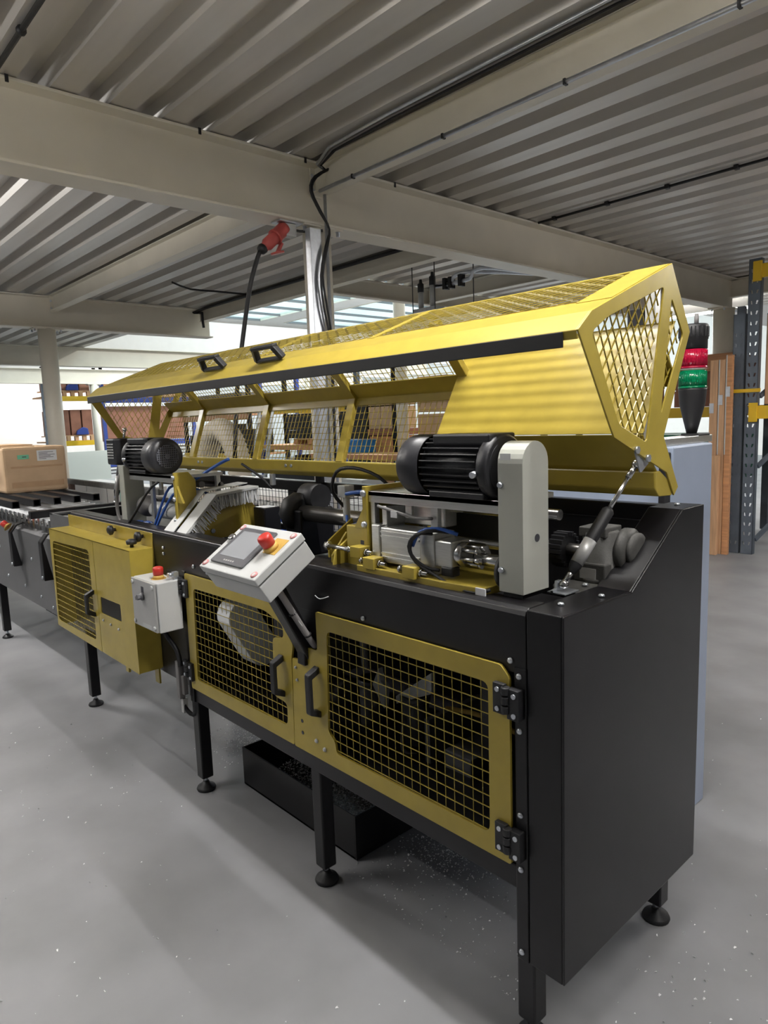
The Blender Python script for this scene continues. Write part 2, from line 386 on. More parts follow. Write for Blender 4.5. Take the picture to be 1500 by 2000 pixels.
# hall roof with rows of skylight openings
def hall_roof():
    mm = MB()
    zr = 5.9
    ys = [3.9, 5.4, 9.8, 11.0, 15.4, 16.6, 20.6, 22]
    for i in range(0, 8, 2): mm.box(-26, -5.7, ys[i], ys[i + 1], zr, zr + 0.15)
    for i in range(1, 7, 2):
        mm.box(-26, -25, ys[i], ys[i + 1], zr, zr + 0.15); mm.box(-6.6, -5.7, ys[i], ys[i + 1], zr, zr + 0.15)
    mm.build('ceiling', WHT, kind='structure', label='white hall roof around the skylights')
    n = 1
    for i in range(1, 7, 2):
        w = MB()
        w.box(-25, -6.6, ys[i] - 0.02, ys[i] + 0.04, zr - 0.02, zr + 0.1); w.box(-25, -6.6, ys[i + 1] - 0.04, ys[i + 1] + 0.02, zr - 0.02, zr + 0.1)
        wo = w.build('window_%d' % n, CREAM, kind='structure', label='glazed skylight strip in the hall roof'); n += 1
        x = -25
        while x < -6.6:
            MB().box(x, x + 0.06, ys[i], ys[i + 1], zr - 0.02, zr + 0.07).build('glazing_bar', CABG, wo)
            MB().box(x + 0.06, min(x + 1.5, -6.6), ys[i] + 0.04, ys[i + 1] - 0.04, zr + 0.03, zr + 0.036).build('pane', GLS, wo)
            x += 1.5
hall_roof()
# wall above the deck edge, closing the mezzanine upper floor
MB().box(-26, -5.7, 3.72, 3.9, 3.46, 6.0).build('wall_front', WHT, kind='structure', label='white upper wall above the deck edge')
MB().box(-5.7, -5.55, 3.9, 22, 3.46, 6.0).build('wall_right', WHT, kind='structure', label='white upper wall over the edge joist')
for (x, y, lb) in ((-9, 8.4, 'added fill lamp nearest the round column in the skylit hall'), (-16, 9, 'added fill lamp in the middle of the skylit hall'), (-9, 15, 'added fill lamp over the far right of the skylit hall'), (-17, 16, 'added fill lamp farthest away in the skylit hall'), (-22.5, 6, 'added fill lamp above the far left racks')):
    t = thing('hall_fill_lamp', lb, 'lamp', (x, y, 5.6), 'added fill lamps in the hall')  # made-up lamps added to brighten the hall walls towards white
    MB().lathe([(0.04, 0.25), (0.08, 0.2), (0.25, 0.02), (0.26, 0)], (x, y, 5.55), (0, 0, 1), 16, False).build('shade', ENC, t)
    MB().tube([(x, y, 5.8), (x, y, 5.9)], 0.01, 6, 0).build('hanger', ZNC, t)
    area('hall_fill_light', (x, y, 5.54), 0.45, 0.45, 260, (1, 0.95, 0.90))

# ---------------------------------------------------------------- the machine
MC = thing('drilling_machine', 'long black and yellow metalworking machine with its mesh hood raised', 'machine', (-1.6, 0.33, 0))
def part(mb, name, mt, parent=None, bevel=0, kind=None, label=None): return mb.build(name, mt, parent or MC, bevel, kind, label)
def screw(parent, p, ax=(0, -1, 0), r=0.0075, mt=ZNC):
    return MB().lathe([(r, 0), (r, 0.003), (r * 0.7, 0.006), (r * 0.3, 0.0065)], p, ax, 10).build('screw', mt, parent)

# body sheets
ap = MB().ext([(0, .925), (0, 1.062), (.005, 1.073), (.016, 1.078), (.075, 1.078), (.075, 1.070), (.018, 1.070), (.008, 1.060), (.008, .925)], 'x', -3.05, -.097)
AP = part(ap, 'front_apron', BLK, bevel=.002)
m = MB().ext([(0, .22), (0, 1.078), (.289, 1.076), (.548, 1.244), (.673, 1.244), (.660, .225)], 'x', -.006, 0)
EP = part(m, 'end_panel', BLK, bevel=.003)
m = MB().ext([(0, .22), (0, 1.078), (.289, 1.076), (.548, 1.244), (.673, 1.244), (.673, 1.236), (.551, 1.236), (.292, 1.068), (.008, 1.070), (.008, .22)], 'x', -.095, -.006)
part(m, 'end_cover', BLK, EP, .0025)
m = MB().box(-.134, -.096, .003, .05, .22, .93); part(m, 'door_post', BLK, bevel=.003)
for p in ((-.114, .921), (-.114, .792), (-.114, .588), (-.114, .453), (-.114, .242)): screw(EP, (p[0] + .006 if p[0] > -.09 else p[0] , .002 - .004, p[1]))
m = MB().box(-.128, -.0955, -.003, .004, .22, .94); part(m, 'hinge_strip', BLK, bevel=.002)
for p in ((-.139, .952), (-.65, .952), (-1.55, .955)): screw(AP, (p[0], 0, p[1]))
for p in ((-.06, .08), (-.03, .20), (-.115, .27), (-.05, .62)): screw(EP, (p[0], p[1], 1.078 if p[1] < .3 else 1.244), (0, 0, 1))
part(MB().box(-3.05, -.01, .635, .655, .45, .90), 'back_blackout_panel', BLK); part(MB().box(-.80, -.01, .635, .655, .90, 1.19), 'back_blackout_panel', BLK); part(MB().box(-1.79, -.10, .05, .60, .452, .460), 'bottom_blackout_sheet', BLK)  # black back and bottom sheets added to keep the inside dark
part(MB().box(-3.05, -.01, .06, .42, .975, .99), 'bed_plate', BLK)
part(MB().box(-1.80, -1.79, .01, .64, .40, .98), 'partition', BLK)
part(MB().box(-3.05, -2.02, .003, .01, .45, .93), 'left_front_sheet', BLK)
part(MB().box(-2.02, -1.735, .002, .012, .45, .93), 'centre_front_sheet', BLK)
part(MB().box(-1.765, -1.735, -.004, .04, .39, .935), 'door_post', BLK, bevel=.003)
part(MB().box(-1.12, -.855, .004, .012, .75, .93), 'arm_backing_sheet', BLK)
part(MB().box(-1.78, -.10, .004, .054, .392, .452), 'bottom_rail', BLK, bevel=.004)
part(MB().box(-3.05, -.10, .60, .655, .392, .452), 'bottom_rail', BLK, bevel=.004)
for x in (-.12, -1.0, -1.78, -3.0): part(MB().box(x, x + .05, .05, .61, .392, .45), 'cross_rail', BLK, bevel=.004)
part(MB().box(-3.405, -3.05, .0, .006, .90, 1.045), 'left_end_sheet', GPNL, bevel=.002)
part(MB().box(-3.405, -3.35, .0, .62, 1.035, 1.045), 'left_end_flange', GPNL, bevel=.002)
part(MB().box(-3.06, -3.04, .02, .62, .99, 1.078), 'left_bed_wall', BLK)
part(MB().box(-3.05, -2.0, .56, .60, .94, 1.085), 'rear_bed_wall', BLK)
part(MB().box(-2.98, -2.0, .10, .45, .99, 1.035), 'bed_ledge', GPNL, bevel=.004)
# legs with levelling feet
def leg(x, y, zt, zb=.055):
    l = part(MB().box(x, x + .05, y, y + .05, zb, zt), 'leg', BLK, bevel=.005)
    cx, cy = x + .025, y + .025
    MB().cyl((cx, cy, .02), (cx, cy, zb + .01), .008, 10).build('foot_stem', ZNC, l)
    MB().lathe([(.038, 0), (.040, .006), (.036, .014), (.016, .024), (.012, .036)], (cx, cy, 0), (0, 0, 1), 20).build('foot_pad', BLKM, l)
for (x, zt) in ((-.134, .23), (-.952, .40), (-1.775, .40), (-3.035, .50)):
    leg(x, .004, zt); leg(x + (.02 if x > -.2 else 0), .595, .40)
# doors
def door(outer, hole, name_lab, handle_x, hz, hinge_pts):
    D = part(MB().ext(rpoly(outer, .008), 'y', -.011, -.003, [rpoly(hole, .022, 5)]), 'door', YEL, bevel=.0012)
    w = MB()
    for a, b in clip_lines([(p[0], p[1]) for p in hole], (0, 1), .0307, .01): w.tube([(a.x, -.003, a.y), (b.x, -.003, b.y)], .0011, 4, 0)
    for a, b in clip_lines(hole, (1, 0), .0295, .012): w.tube([(a.x, -.0062, a.y), (b.x, -.0062, b.y)], .0015, 4, 0)
    w.build('wire_mesh', YEL, D, kind='stuff')
    h0, h1 = hz
    h = MB()
    h.ext([(-.011, h0 - .012), (-.050, h0 + .006), (-.052, h0 + .012), (-.052, h1 - .012), (-.050, h1 - .006), (-.011, h1 + .012), (-.011, h1 - .010), (-.038, h1 - .022), (-.038, h0 + .022), (-.011, h0 + .010)], 'x', handle_x - .012, handle_x + .012)
    h.build('handle', BLKM, D, .003)
    for (hx, z0, s) in hinge_pts:
        hb = MB().box(hx - .036, hx - .004, -.024, -.011, z0, z0 + .072).box(hx + .004, hx + .036, -.024, -.003, z0 - .006, z0 + .066)
        for k in range(3): hb.cyl((hx, -.022, z0 + .006 + k * .022), (hx, -.022, z0 + .024 + k * .022), .011, 12)
        H = hb.build('hinge', BLKM, D, .002)
        for q in ((-.022, .012), (-.022, .058), (.024, .006), (.024, .052)): MB().lathe([(.006, 0), (.006, .003)], (hx + q[0], -.024, z0 + q[1]), (0, -1, 0), 10).build('hinge_screw', ZNC, D)
    return D
DR = door([(-1.0, .757), (-.917, .759), (-.917, .810), (-.862, .812), (-.862, .934), (-.16, .940), (-.136, .915), (-.136, .458), (-1.012, .456)],
     [(-.811, .884), (-.197, .888), (-.199, .511), (-.79, .504), (-.793, .542), (-.826, .562)], '', -.868, (.610, .750), [(-.138, .828, 1), (-.138, .487, 1)])
for p in ((-.887, .514), (-.846, .499), (-.98, .73), (-.975, .69)): screw(DR, (p[0], -.011, p[1]), r=.007 if p[1] < .6 else .005, mt=ENC)
for p in ((-.962, .556), (-.962, .516)): MB().lathe([(.006, 0), (.006, .001)], (p[0], -.011, p[1]), (0, -1, 0), 10).build('latch_hole', INK, DR)
DL = door([(-1.725, .931), (-1.115, .933), (-.992, .80), (-1.004, .757), (-1.014, .457), (-1.73, .458)],
     [(-1.657, .880), (-1.15, .886), (-1.044, .855), (-1.044, .810), (-1.109, .803), (-1.119, .596), (-1.043, .591), (-1.047, .513), (-1.675, .504)], '', -1.062, (.622, .742),
     [(-1.735, .842, 1), (-1.735, .500, 1)])
# interior behind the doors
st = []
def stadium(c0, c1, rr, n=10):
    c0, c1 = Vector(c0), Vector(c1); d_ = (c1 - c0).normalized(); a0 = math.atan2(d_.y, d_.x); out = []
    for k in range(n + 1): a = a0 - math.pi / 2 + math.pi * k / n; out.append((c1.x + rr * math.cos(a), c1.y + rr * math.sin(a)))
    for k in range(n + 1): a = a0 + math.pi / 2 + math.pi * k / n; out.append((c0.x + rr * math.cos(a), c0.y + rr * math.sin(a)))
    return out
BG = part(MB().ext(stadium((.055, .80), (.135, .655), .062), 'x', -1.49, -1.40), 'belt_guard', PAPER, bevel=.004, label='white rounded belt guard behind the left mesh door')
part(MB().ext([(-.79, .61), (-.626, .73), (-.627, .663), (-.788, .585)], 'y', .24, .26), 'white_bracket', ENC, bevel=.002)
part(MB().ext([(-.904, .62), (-.87, .685), (-.86, .64), (-.836, .63), (-.847, .55), (-.862, .56)], 'y', .24, .26), 'white_bracket', ENC, bevel=.002)
part(MB().box(-.56, -.455, .22, .40, .40, .515), 'grey_drawer_block', GPNL, bevel=.004)
part(MB().box(-.50, -.15, .20, .5, .40, .445), 'sloping_tray', GPNL, bevel=.003)
for x in (-.95, -.74): part(MB().cyl((x, .28, .42), (x, .28, .62), .045, 20).lathe([(.05, 0), (.05, .02)], (x, .28, .60), (0, 0, 1), 20), 'filter_bowl', SCRF)
part(MB().tube([(-.90, .2, .88), (-.895, .2, .78), (-.90, .21, .68)], .012, 10), 'corrugated_hose', CABG)
part(MB().tube([(-.62, .3, .60), (-.45, .28, .63), (-.25, .25, .62), (-.15, .22, .58)], .008, 6), 'hose', ORY)
part(MB().tube([(-.80, .3, .62), (-.72, .2, .52), (-.70, .2, .46), (-.6, .3, .45)], .006, 6), 'hose', CABG)
part(MB().tube([(-1.35, .2, .90), (-1.34, .18, .86), (-1.3, .2, .82)], .006, 6), 'air_hose', BLU)
part(MB().cyl((-1.3, .25, .54), (-1.05, .25, .54), .05, 20), 'spindle_housing', GCAST)
part(MB().box(-1.25, -1.1, .15, .4, .60, .80), 'bearing_block', GCAST, bevel=.005)
part(MB().box(-.62, -.60, .2, .45, .42, .60), 'support_plate', GPNL)
part(MB().box(-.40, -.36, .2, .45, .55, .90), 'support_plate', BLK)
# rear rail, posts and fence
RF = part(MB().box(-3.1, -.012, .662, .702, 1.185, 1.235), 'rear_rail', BLK, bevel=.004)
for x in (-3.05, -1.97, -.95): MB().box(x, x + .06, .665, .70, .45, 1.186).build('rear_post', BLK, RF, .004)
MB().box(-3.05, -.02, .67, .70, .985, 1.015).build('rear_mid_rail', BLK, RF, .003)
w = MB(); x = -3.04
while x < -.03: w.tube([(x, .69, .86), (x, .69, 1.186)], .0014, 4, 0); x += .029
for k in range(11): w.tube([(-3.04, .692, .87 + k * .03), (-.03, .692, .87 + k * .03)], .0014, 4, 0)
w.build('wire_mesh', BLK, RF, kind='stuff')

# ---------------------------------------------------------------- hood
XA, XB = -2.90, -.03
PA, PB, PC, PD, PE, PF, PF2, PF3, PG, PG0 = (.093, 1.674), (.147, 1.717), (.514, 1.858), (.62, 1.699), (.485, 1.435), (.57, 1.30), (.548, 1.279), (.505, 1.342), (.244, 1.442), (.216, 1.483)
def lerp(a, b, t): return (a[0] + (b[0] - a[0]) * t, a[1] + (b[1] - a[1]) * t)
def sheet(pts, th):
    # thin strip polygon: offset path downwards/inwards
    out = [Vector(p) for p in pts]; off = []
    for i, p in enumerate(out):
        a = out[max(i - 1, 0)]; b = out[min(i + 1, len(out) - 1)]; t_ = (b - a).normalized(); n_ = Vector((t_.y, -t_.x)); off.append(p + n_ * th)
    return [tuple(p) for p in out] + [tuple(p) for p in off[::-1]]
B2 = lerp(PB, PC, .27); C0 = lerp(PB, PC, .955)
HOOD = part(MB().ext(sheet([(.097, 1.655), PA, PB, B2], .005), 'x', XA, XB), 'hood', YEL, bevel=.0015, label='yellow mesh guard hood propped open')
def hp(mb, name, mt=YEL, bevel=.0015, kind=None): return mb.build(name, mt, HOOD, bevel, kind)
hp(MB().ext(sheet([C0, PC, lerp(PC, PD, .16)], .005), 'x', XA, XB), 'top_edge_rail')
PK = (.552, 1.590); PL_ = (.372, 1.797); WB_ = (.460, 1.345)
hp(MB().ext(sheet([lerp(PK, PL_, .24), PK, lerp(PK, WB_, .13)], .006), 'x', XA, XB), 'ridge_rail')
hp(MB().ext([(.452, 1.348), (.456, 1.302), (.474, 1.283), (.545, 1.279), (.565, 1.30), (.48, 1.348)], 'x', XA, XB), 'hinge_rail', bevel=.004)
hole1 = [(.147, 1.672), (.212, 1.708), (.474, 1.798), (.397, 1.424), (.266, 1.470), (.247, 1.50)]
hole2 = [(.515, 1.775), (.582, 1.69), (.468, 1.49)]
outer = [PA, PB, PC, PD, PE, PF, PF2, PF3, PG, PG0]
for (x0, x1) in ((XB, XB + .005), (XA - .005, XA)):
    e = hp(MB().ext(outer, 'x', x0, x1, [rpoly(hole1, .014), rpoly(hole2, .010)]), 'end_plate', bevel=.0012)
    w = MB(); xm = (x0 + x1) / 2 + (-.008 if x0 > -1 else .008)
    for hh in (hole1, hole2):
        for dv in ((.62, .78), (-.45, .89)):
            for a, b in clip_lines(hh, dv, .0275, .004): w.bar((xm, a.x, a.y), (xm, b.x, b.y), .0020, .0032, (1, 0, 0))
    hp(w, 'diamond_mesh', bevel=0, kind='stuff')
for q in ((.345, 1.408), (.40, 1.385)):
    MB().lathe([(.010, 0), (.010, .006)], (XB + .005, q[0], q[1]), (1, 0, 0), 6).build('bolt', ZNC, HOOD)
# ribs of the rear wall
WALLB = (.460, 1.345)
for x in (-2.515, -1.905, -1.30, -.70):
    hp(MB().bar((x, WALLB[0] + .002, WALLB[1]), (x, PK[0] - .008, PK[1]), .04, .022, (0, 1, .4)), 'rib')
    hp(MB().bar((x, PK[0] - .008, PK[1]), (x, PL_[0], PL_[1] - .006), .04, .022, (0, -1, -.6)), 'rib')
# divider bars on the top
for x in (-2.16, -1.50, -.84, -2.85, -.075):
    wd = .035 if x not in (-2.85, -.075) else .09
    hp(MB().bar((x, B2[0] - .01, B2[1] - .0045), (x, C0[0] + .01, C0[1] + .0035), wd, .004, (0, -.36, .93)), 'divider_bar', bevel=0)
# rear wall wire panels
def panel_grid(x0, x1, q0, q1, pitch_x, pitch_u, rw, name):
    w = MB(); q0, q1 = Vector(q0), Vector(q1); L = (q1 - q0).length
    x = x0 + pitch_x * .5
    while x < x1: w.tube([(x, *q0), (x, *q1)], rw, 4, 0); x += pitch_x
    u = pitch_u * .5
    while u < L:
        p = q0 + (q1 - q0) * (u / L); w.tube([(x0, *p), (x1, *p)], rw, 4, 0); u += pitch_u
    hp(w, name, bevel=0, kind='stuff')
xs = [XA, -2.515, -1.905, -1.30, -.70]
for a, b in zip(xs[:-1], xs[1:]):
    panel_grid(a + .01, b - .01, WALLB, lerp(PK, WALLB, .10), .0265, .0265, .0014, 'rear_wire_mesh')
    panel_grid(a + .01, b - .01, PL_, lerp(PL_, PK, .80), .0265, .0265, .0014, 'upper_wire_mesh')
# solid inner sheet at the right end
hp(MB().ext(sheet([(.552, 1.722), (.392, 1.444)], .003), 'x', -.72, XB - .002), 'solid_sheet')
hp(MB().ext(sheet([(.392, 1.444), (.455, 1.36), (.47, 1.345)], .003), 'x', -.72, XB - .002), 'return_sheet')
# expanded metal on top
def expanded(x0, x1):
    w = MB(); q0, q1 = Vector(B2), Vector(C0); L = (q1 - q0).length; ud = (q1 - q0) / L; nn = Vector((-ud.y, ud.x))
    rows = 12; pu = L / rows; px = .028
    for j in range(rows + 1):
        x = x0; k = 0
        while x < x1 - 1e-6:
            xe = min(x + px, x1)
            ua = (j + (.5 if (k + j) % 2 else 0)) * pu - pu * .25; ub = (j + (.5 if (k + 1 + j) % 2 else 0)) * pu - pu * .25
            a = q0 + ud * min(max(ua, 0), L); b = q0 + ud * min(max(ub, 0), L)
            w.bar((x, a.x, a.y), (xe, b.x, b.y), .0040, .0025, (0, nn.x + ud.x * .4, nn.y + ud.y * .4)); x = xe; k += 1
    hp(w, 'expanded_metal', bevel=0, kind='stuff')
dv = [-2.83, -2.16, -1.50, -.84, -.10]
for a, b in zip(dv[:-1], dv[1:]): expanded(a + .012, b - .012)
# rubber strip, handles, rail screws
hp(MB().box(XA + .005, -.062, .0905, .096, 1.640, 1.673), 'rubber_strip', RUB)
for x in (-1.655, -1.265):
    c = lerp(PA, PB, 1.0); y0, z0 = .155, 1.722
    h = MB()
    h.bar((x - .078, y0 - .01, z0 + .0), (x - .058, y0 - .035, z0 + .038), .020, .022, (0, 1, 0)); h.bar((x + .078, y0 - .01, z0), (x + .058, y0 - .035, z0 + .038), .020, .022, (0, 1, 0))
    h.bar((x - .07, y0 - .035, z0 + .040), (x + .07, y0 - .035, z0 + .040), .024, .013, (0, -.4, 1))
    h.bar((x - .08, y0 - .012, z0 + .002), (x + .08, y0 - .012, z0 + .002), .022, .006, (0, -.6, .8))
    hp(h, 'handle', BLKM, .003)
for x in (-2.40, -2.44, -1.62, -1.66, -.58, -.62):
    MB().lathe([(.007, 0), (.007, .005)], (x, .455, 1.325), (0, -1, 0), 8).build('screw', ZNC, HOOD)
# gas struts
def strut(x, y0, z0, x1, y1, z1, nm):
    a, b = Vector((x, y0, z0)), Vector((x1, y1, z1)); d_ = (b - a).normalized(); L = (b - a).length
    S = part(MB().lathe([(.006, .03), (.010, .035), (.0155, .055), (.0155, L * .60), (.010, L * .62)], a, d_, 18), 'gas_strut', RUB)
    MB().cyl(a + d_ * (L * .60), b - d_ * .03, .0055, 12).build('piston_rod', STL, S)
    MB().lathe([(.016, L * .17), (.016, L * .36)], a, d_, 18).build('strut_label', ENCD, S)
    for p, s_ in ((a, 1), (b, -1)):
        MB().ball(p, .012).build('ball_joint', STL, S); MB().cyl(p + d_ * (s_ * .006), p + d_ * (s_ * .042), .0075, 10).build('end_socket', STL, S)
    return S
S = strut(-.115, .176, 1.098, -.045, .385, 1.372, 'r')
MB().ext([(.15, 1.079), (.15, 1.086), (.165, 1.088), (.168, 1.106), (.184, 1.106), (.187, 1.088), (.205, 1.086), (.205, 1.079)], 'x', -.135, -.127).box(-.145, -.095, .15, .21, 1.078, 1.082).build('strut_bracket', ZNC, S, .001)
MB().ext([(.352, 1.402), (.42, 1.372), (.385, 1.352), (.377, 1.352)], 'x', XB - .004, XB - .001).build('strut_bracket', ZNC, S)
strut(-2.86, .176, 1.12, -2.89, .27, 1.50, 'l')

# ---------------------------------------------------------------- drilling units
def unit(mx, left):
    X = mx
    def bx(mb, x0, x1, *a): return mb.box(X(x0), X(x1), *a)
    fr = MB()
    bx(fr, -.695, -.225, .075, .30, 1.288, 1.302)
    bx(fr, -.695, -.225, .075, .085, 1.270, 1.302)
    bx(fr, -.69, -.672, .077, .095, 1.10, 1.288); bx(fr, -.455, -.43, .080, .095, 1.10, 1.288); bx(fr, -.55, -.525, .080, .09, 1.235, 1.288)
    bx(fr, -.69, -.672, .27, .29, 1.0, 1.288)
    U = part(fr, 'drilling_unit', ALU, bevel=.0015, label='left drilling unit with motor on an aluminium frame' if left else 'right drilling unit with motor on an aluminium frame')
    def sp(mb, name, mt, bevel=0.0, kind=None): return mb.build(name, mt, U, bevel, kind)
    # guide rods
    for (y, z, rr) in ((.20, 1.255, .014), (.20, 1.165, .012), (.29, 1.245, .014)):
        sp(MB().cyl((X(-.69), y, z), (X(-.20), y, z), rr, 14), 'guide_rod', STL if not left else DST)
    # yellow mounting plate and bracket
    m = MB(); yb_ = .16 if left else .33; m.ext([(.066, 1.09), (.066, 1.315), (yb_ - .03, 1.315), (yb_, 1.28), (yb_, 1.09)], 'x', X(-.712), X(-.696)); sp(m, 'yellow_plate', YEL, .0015)
    m = MB().ext([(X(-.712), 1.19), (X(-.712), 1.26), (X(-.76), 1.19)], 'y', .072, .082); sp(m, 'gusset', YEL, .001)
    for z in (1.295, 1.205, 1.115): sp(MB().lathe([(.010, 0), (.010, .006), (.006, .010)], (X(-.704), .066, z), (0, -1, 0), 10), 'bolt', ZNC)
    # motor
    cy, cz = .118, 1.378
    k = -1 if left else 1
    mo = MB().cyl((X(-.46), cy, cz), (X(-.235), cy, cz), .064, 28)
    for i in range(28):
        a = 2 * math.pi * i / 28; u = Vector((0, math.cos(a), math.sin(a)))
        if abs(math.cos(a)) < .35 and math.sin(a) > 0: continue
        mo.bar(Vector((X(-.455), cy, cz)) + u * .068, Vector((X(-.27), cy, cz)) + u * .068, .003, .020, u)
    M_ = sp(mo, 'motor', CAST)
    sp(MB().lathe([(.070, 0), (.080, .006), (.080, .03), (.074, .034)], (X(-.27), cy, cz), (k, 0, 0), 28), 'motor_flange', CAST)
    sp(MB().lathe([(.050, -.002), (.072, 0), (.079, .010), (.0815, .022), (.0815, .085), (.078, .085), (.078, .03), (.06, .02)], (X(-.545), cy, cz), (k, 0, 0), 36), 'fan_cover', FANC)
    bx_ = MB(); bx(bx_, -.43, -.245, cy - .05, cy + .05, cz + .055, cz + .082); sp(bx_, 'terminal_cover', CAST, .005)
    sp(MB().cyl((X(-.27), cy - .066, cz - .01), (X(-.27), cy - .088, cz - .014), .008, 10), 'earth_bolt', ZNC)
    ft = MB(); bx(ft, -.44, -.26, .06, .19, 1.302, 1.318); sp(ft, 'motor_foot', CAST, .003)
    if left:
        g = MB()
        for i in range(-5, 6):
            h = math.sqrt(max(0, .05 ** 2 - (i * .0095) ** 2))
            g.box(X(-.549), X(-.552), cy + i * .0095 - .0018, cy + i * .0095 + .0018, cz - h, cz + h); g.box(X(-.549), X(-.5525), cy - h, cy + h, cz + i * .0095 - .0018, cz + i * .0095 + .0018)
        sp(g, 'fan_grille', GRIL, kind='stuff')
        sp(MB().lathe([(.049, 0), (.049, .002)], (X(-.546), cy, cz), (1, 0, 0), 28), 'fan_opening', INK)
        sp(MB().lathe([(.014, 0), (.012, .006)], (X(-.548), cy, cz), (1, 0, 0), 20), 'fan_hub', GRIL)
        # guard strip and terminal box
        sp(MB().box(-2.475, -2.415, .055, .15, 1.06, 1.335), 'belt_guard', GRY, .003)
        tb = MB().box(-2.60, -2.50, .055, .15, 1.335, 1.46); sp(tb, 'terminal_box', CAST, .008)
        g = MB()
        for i in range(6): g.box(-2.585, -2.515, .052, .056, 1.365 + i * .013, 1.371 + i * .013)
        sp(g, 'cooling_slots', ENCD, kind='stuff')
        sp(MB().cyl((-2.47, .10, 1.32), (-2.47, .07, 1.28), .012, 12), 'cable_gland', BLKM)
        sp(MB().tube([(-2.47, .06, 1.29), (-2.49, .045, 1.2), (-2.48, .04, 1.10), (-2.42, .04, 1.06), (-2.3, .06, 1.05)], .008, 8), 'motor_cable', CABG)
        sp(MB().lathe([(.05, 0), (.05, .03), (.04, .035), (.02, .06), (.02, .12)], (-2.38, .14, 1.14), (1, 0, 0), 24), 'pulley_hub', CABG)
        sp(MB().cyl((-2.28, .14, 1.13), (-1.98, .14, 1.13), .036, 22), 'pneumatic_cylinder', ENC)
    else:
        sh = [(.056, 1.09)] + [(.056 + .05 - .05 * math.cos(math.pi * i / 14), 1.392 + .05 * math.sin(math.pi * i / 14)) for i in range(15)] + [(.156, 1.09)]
        sp(MB().ext(sh, 'x', -.213, -.143), 'belt_guard', GRY, .003)
        sp(MB().lathe([(.0095, 0), (.0095, .0006)], (-.143, .110, 1.217), (1, 0, 0), 20), 'inspection_hole', INK)
        sp(MB().box(-.205, -.15, .062, .15, 1.079, 1.09), 'guard_foot', BLK)
        for z in (1.342, 1.142): sp(MB().lathe([(.0075, 0), (.0075, .004), (.005, .008)], (-.205, .056, z), (0, -1, 0), 10), 'bolt', ZNC)
        sp(MB().box(-.205, -.175, .0555, .0562, 1.40, 1.415), 'warning_sticker', PAPER)
        # square pneumatic cylinder with end caps
        cb = MB().box(-.635, -.475, .062, .135, 1.105, 1.205); sp(cb, 'cylinder_barrel', ALU, .004)
        rr_ = MB()
        for z in (1.118, 1.130, 1.178, 1.190): rr_.box(-.63, -.48, .0575, .063, z, z + .005)
        sp(rr_, 'barrel_groove', ALU)
        sp(MB().box(-.668, -.635, .058, .14, 1.10, 1.21), 'cylinder_head', ALU, .003); sp(MB().box(-.475, -.425, .058, .14, 1.095, 1.205), 'cylinder_head', ALU, .003)
        sp(MB().box(-.66, -.47, .15, .2, 1.205, 1.262), 'upper_cylinder', ALU, .003)
        sp(MB().box(-.645, -.625, .08, .15, 1.20, 1.262), 'upper_bracket', ALU, .002)
        sp(MB().box(-.425, -.365, .06, .13, 1.12, 1.19), 'valve_block', ALU, .004)
        sp(MB().lathe([(.03, 0), (.032, .005), (.032, .018), (.024, .022)], (-.367, .095, 1.155), (1, 0, 0), 20), 'round_flange', STL)
        for i in range(6):
            a = i * math.pi / 3 + .3; yy, zz = .095 + .022 * math.cos(a), 1.155 + .022 * math.sin(a)
            sp(MB().cyl((-.35, yy, zz), (-.30 + .008 * (i % 2), yy, zz), .0055, 10).cyl((-.302, yy, zz), (-.292 + .008 * (i % 2), yy, zz), .0085, 10), 'stud', STL)
        sp(MB().cyl((-.31, .095, 1.15), (-.215, .095, 1.15), .016, 16), 'piston_rod', STL)
        sp(MB().lathe([(.045, 0), (.045, .012)], (-.228, .10, 1.13), (1, 0, 0), 20), 'black_flange', BLKM)
        sp(MB().box(-.40, -.36, .055, .085, 1.10, 1.125), 'connector', BLKM, .004)
        # yellow slide plate and adjusting blocks
        sp(MB().ext([(-.70, .025), (-.36, .025), (-.25, .035), (-.24, .06), (-.24, .25), (-.70, .25)], 'z', 1.075, 1.095), 'slide_plate', YEL, .002)
        for (x, y, z) in ((-.735, .03, 1.112), (-.665, .018, 1.090), (-.50, .012, 1.088)):
            sp(MB().box(x, x + .045, y, y + .04, z, z + .032), 'adjusting_block', YEL, .002)
            sp(MB().cyl((x - .03, y + .02, z + .016), (x + .075, y + .02, z + .016), .0055, 10).cyl((x + .048, y + .02, z + .016), (x + .056, y + .02, z + .016), .011, 6).cyl((x - .03, y + .02, z + .016), (x - .024, y + .02, z + .016), .010, 6), 'adjusting_screw', STL)
        sp(MB().cyl((-.86, .05, 1.128), (-.735, .05, 1.128), .007, 10).cyl((-.87, .05, 1.128), (-.855, .05, 1.128), .014, 6), 'stop_rod', STL)
        # yellow head box and knife plates
        sp(MB().box(-.80, -.712, .074, .20, 1.06, 1.195), 'head_box', YEL, .003)
        sp(MB().box(-.735, -.715, .0725, .0745, 1.135, 1.155), 'square_opening', INK); sp(MB().box(-.74, -.712, .0725, .0745, 1.085, 1.108), 'square_opening', INK)
        sp(MB().ext([(.05, 1.075), (.05, 1.10), (.11, 1.165), (.15, 1.16), (.16, 1.075)], 'x', -.85, -.842), 'yellow_fin', YEL, .001)
        sp(MB().ext([(.03, 1.075), (.04, 1.12), (.09, 1.15), (.10, 1.075)], 'x', -.82, -.812), 'yellow_fin', YEL, .001)
        sp(MB().ext([(.10, 1.075), (.10, 1.13), (.20, 1.19), (.22, 1.075)], 'x', -.93, -.922), 'yellow_fin', YEL, .001)
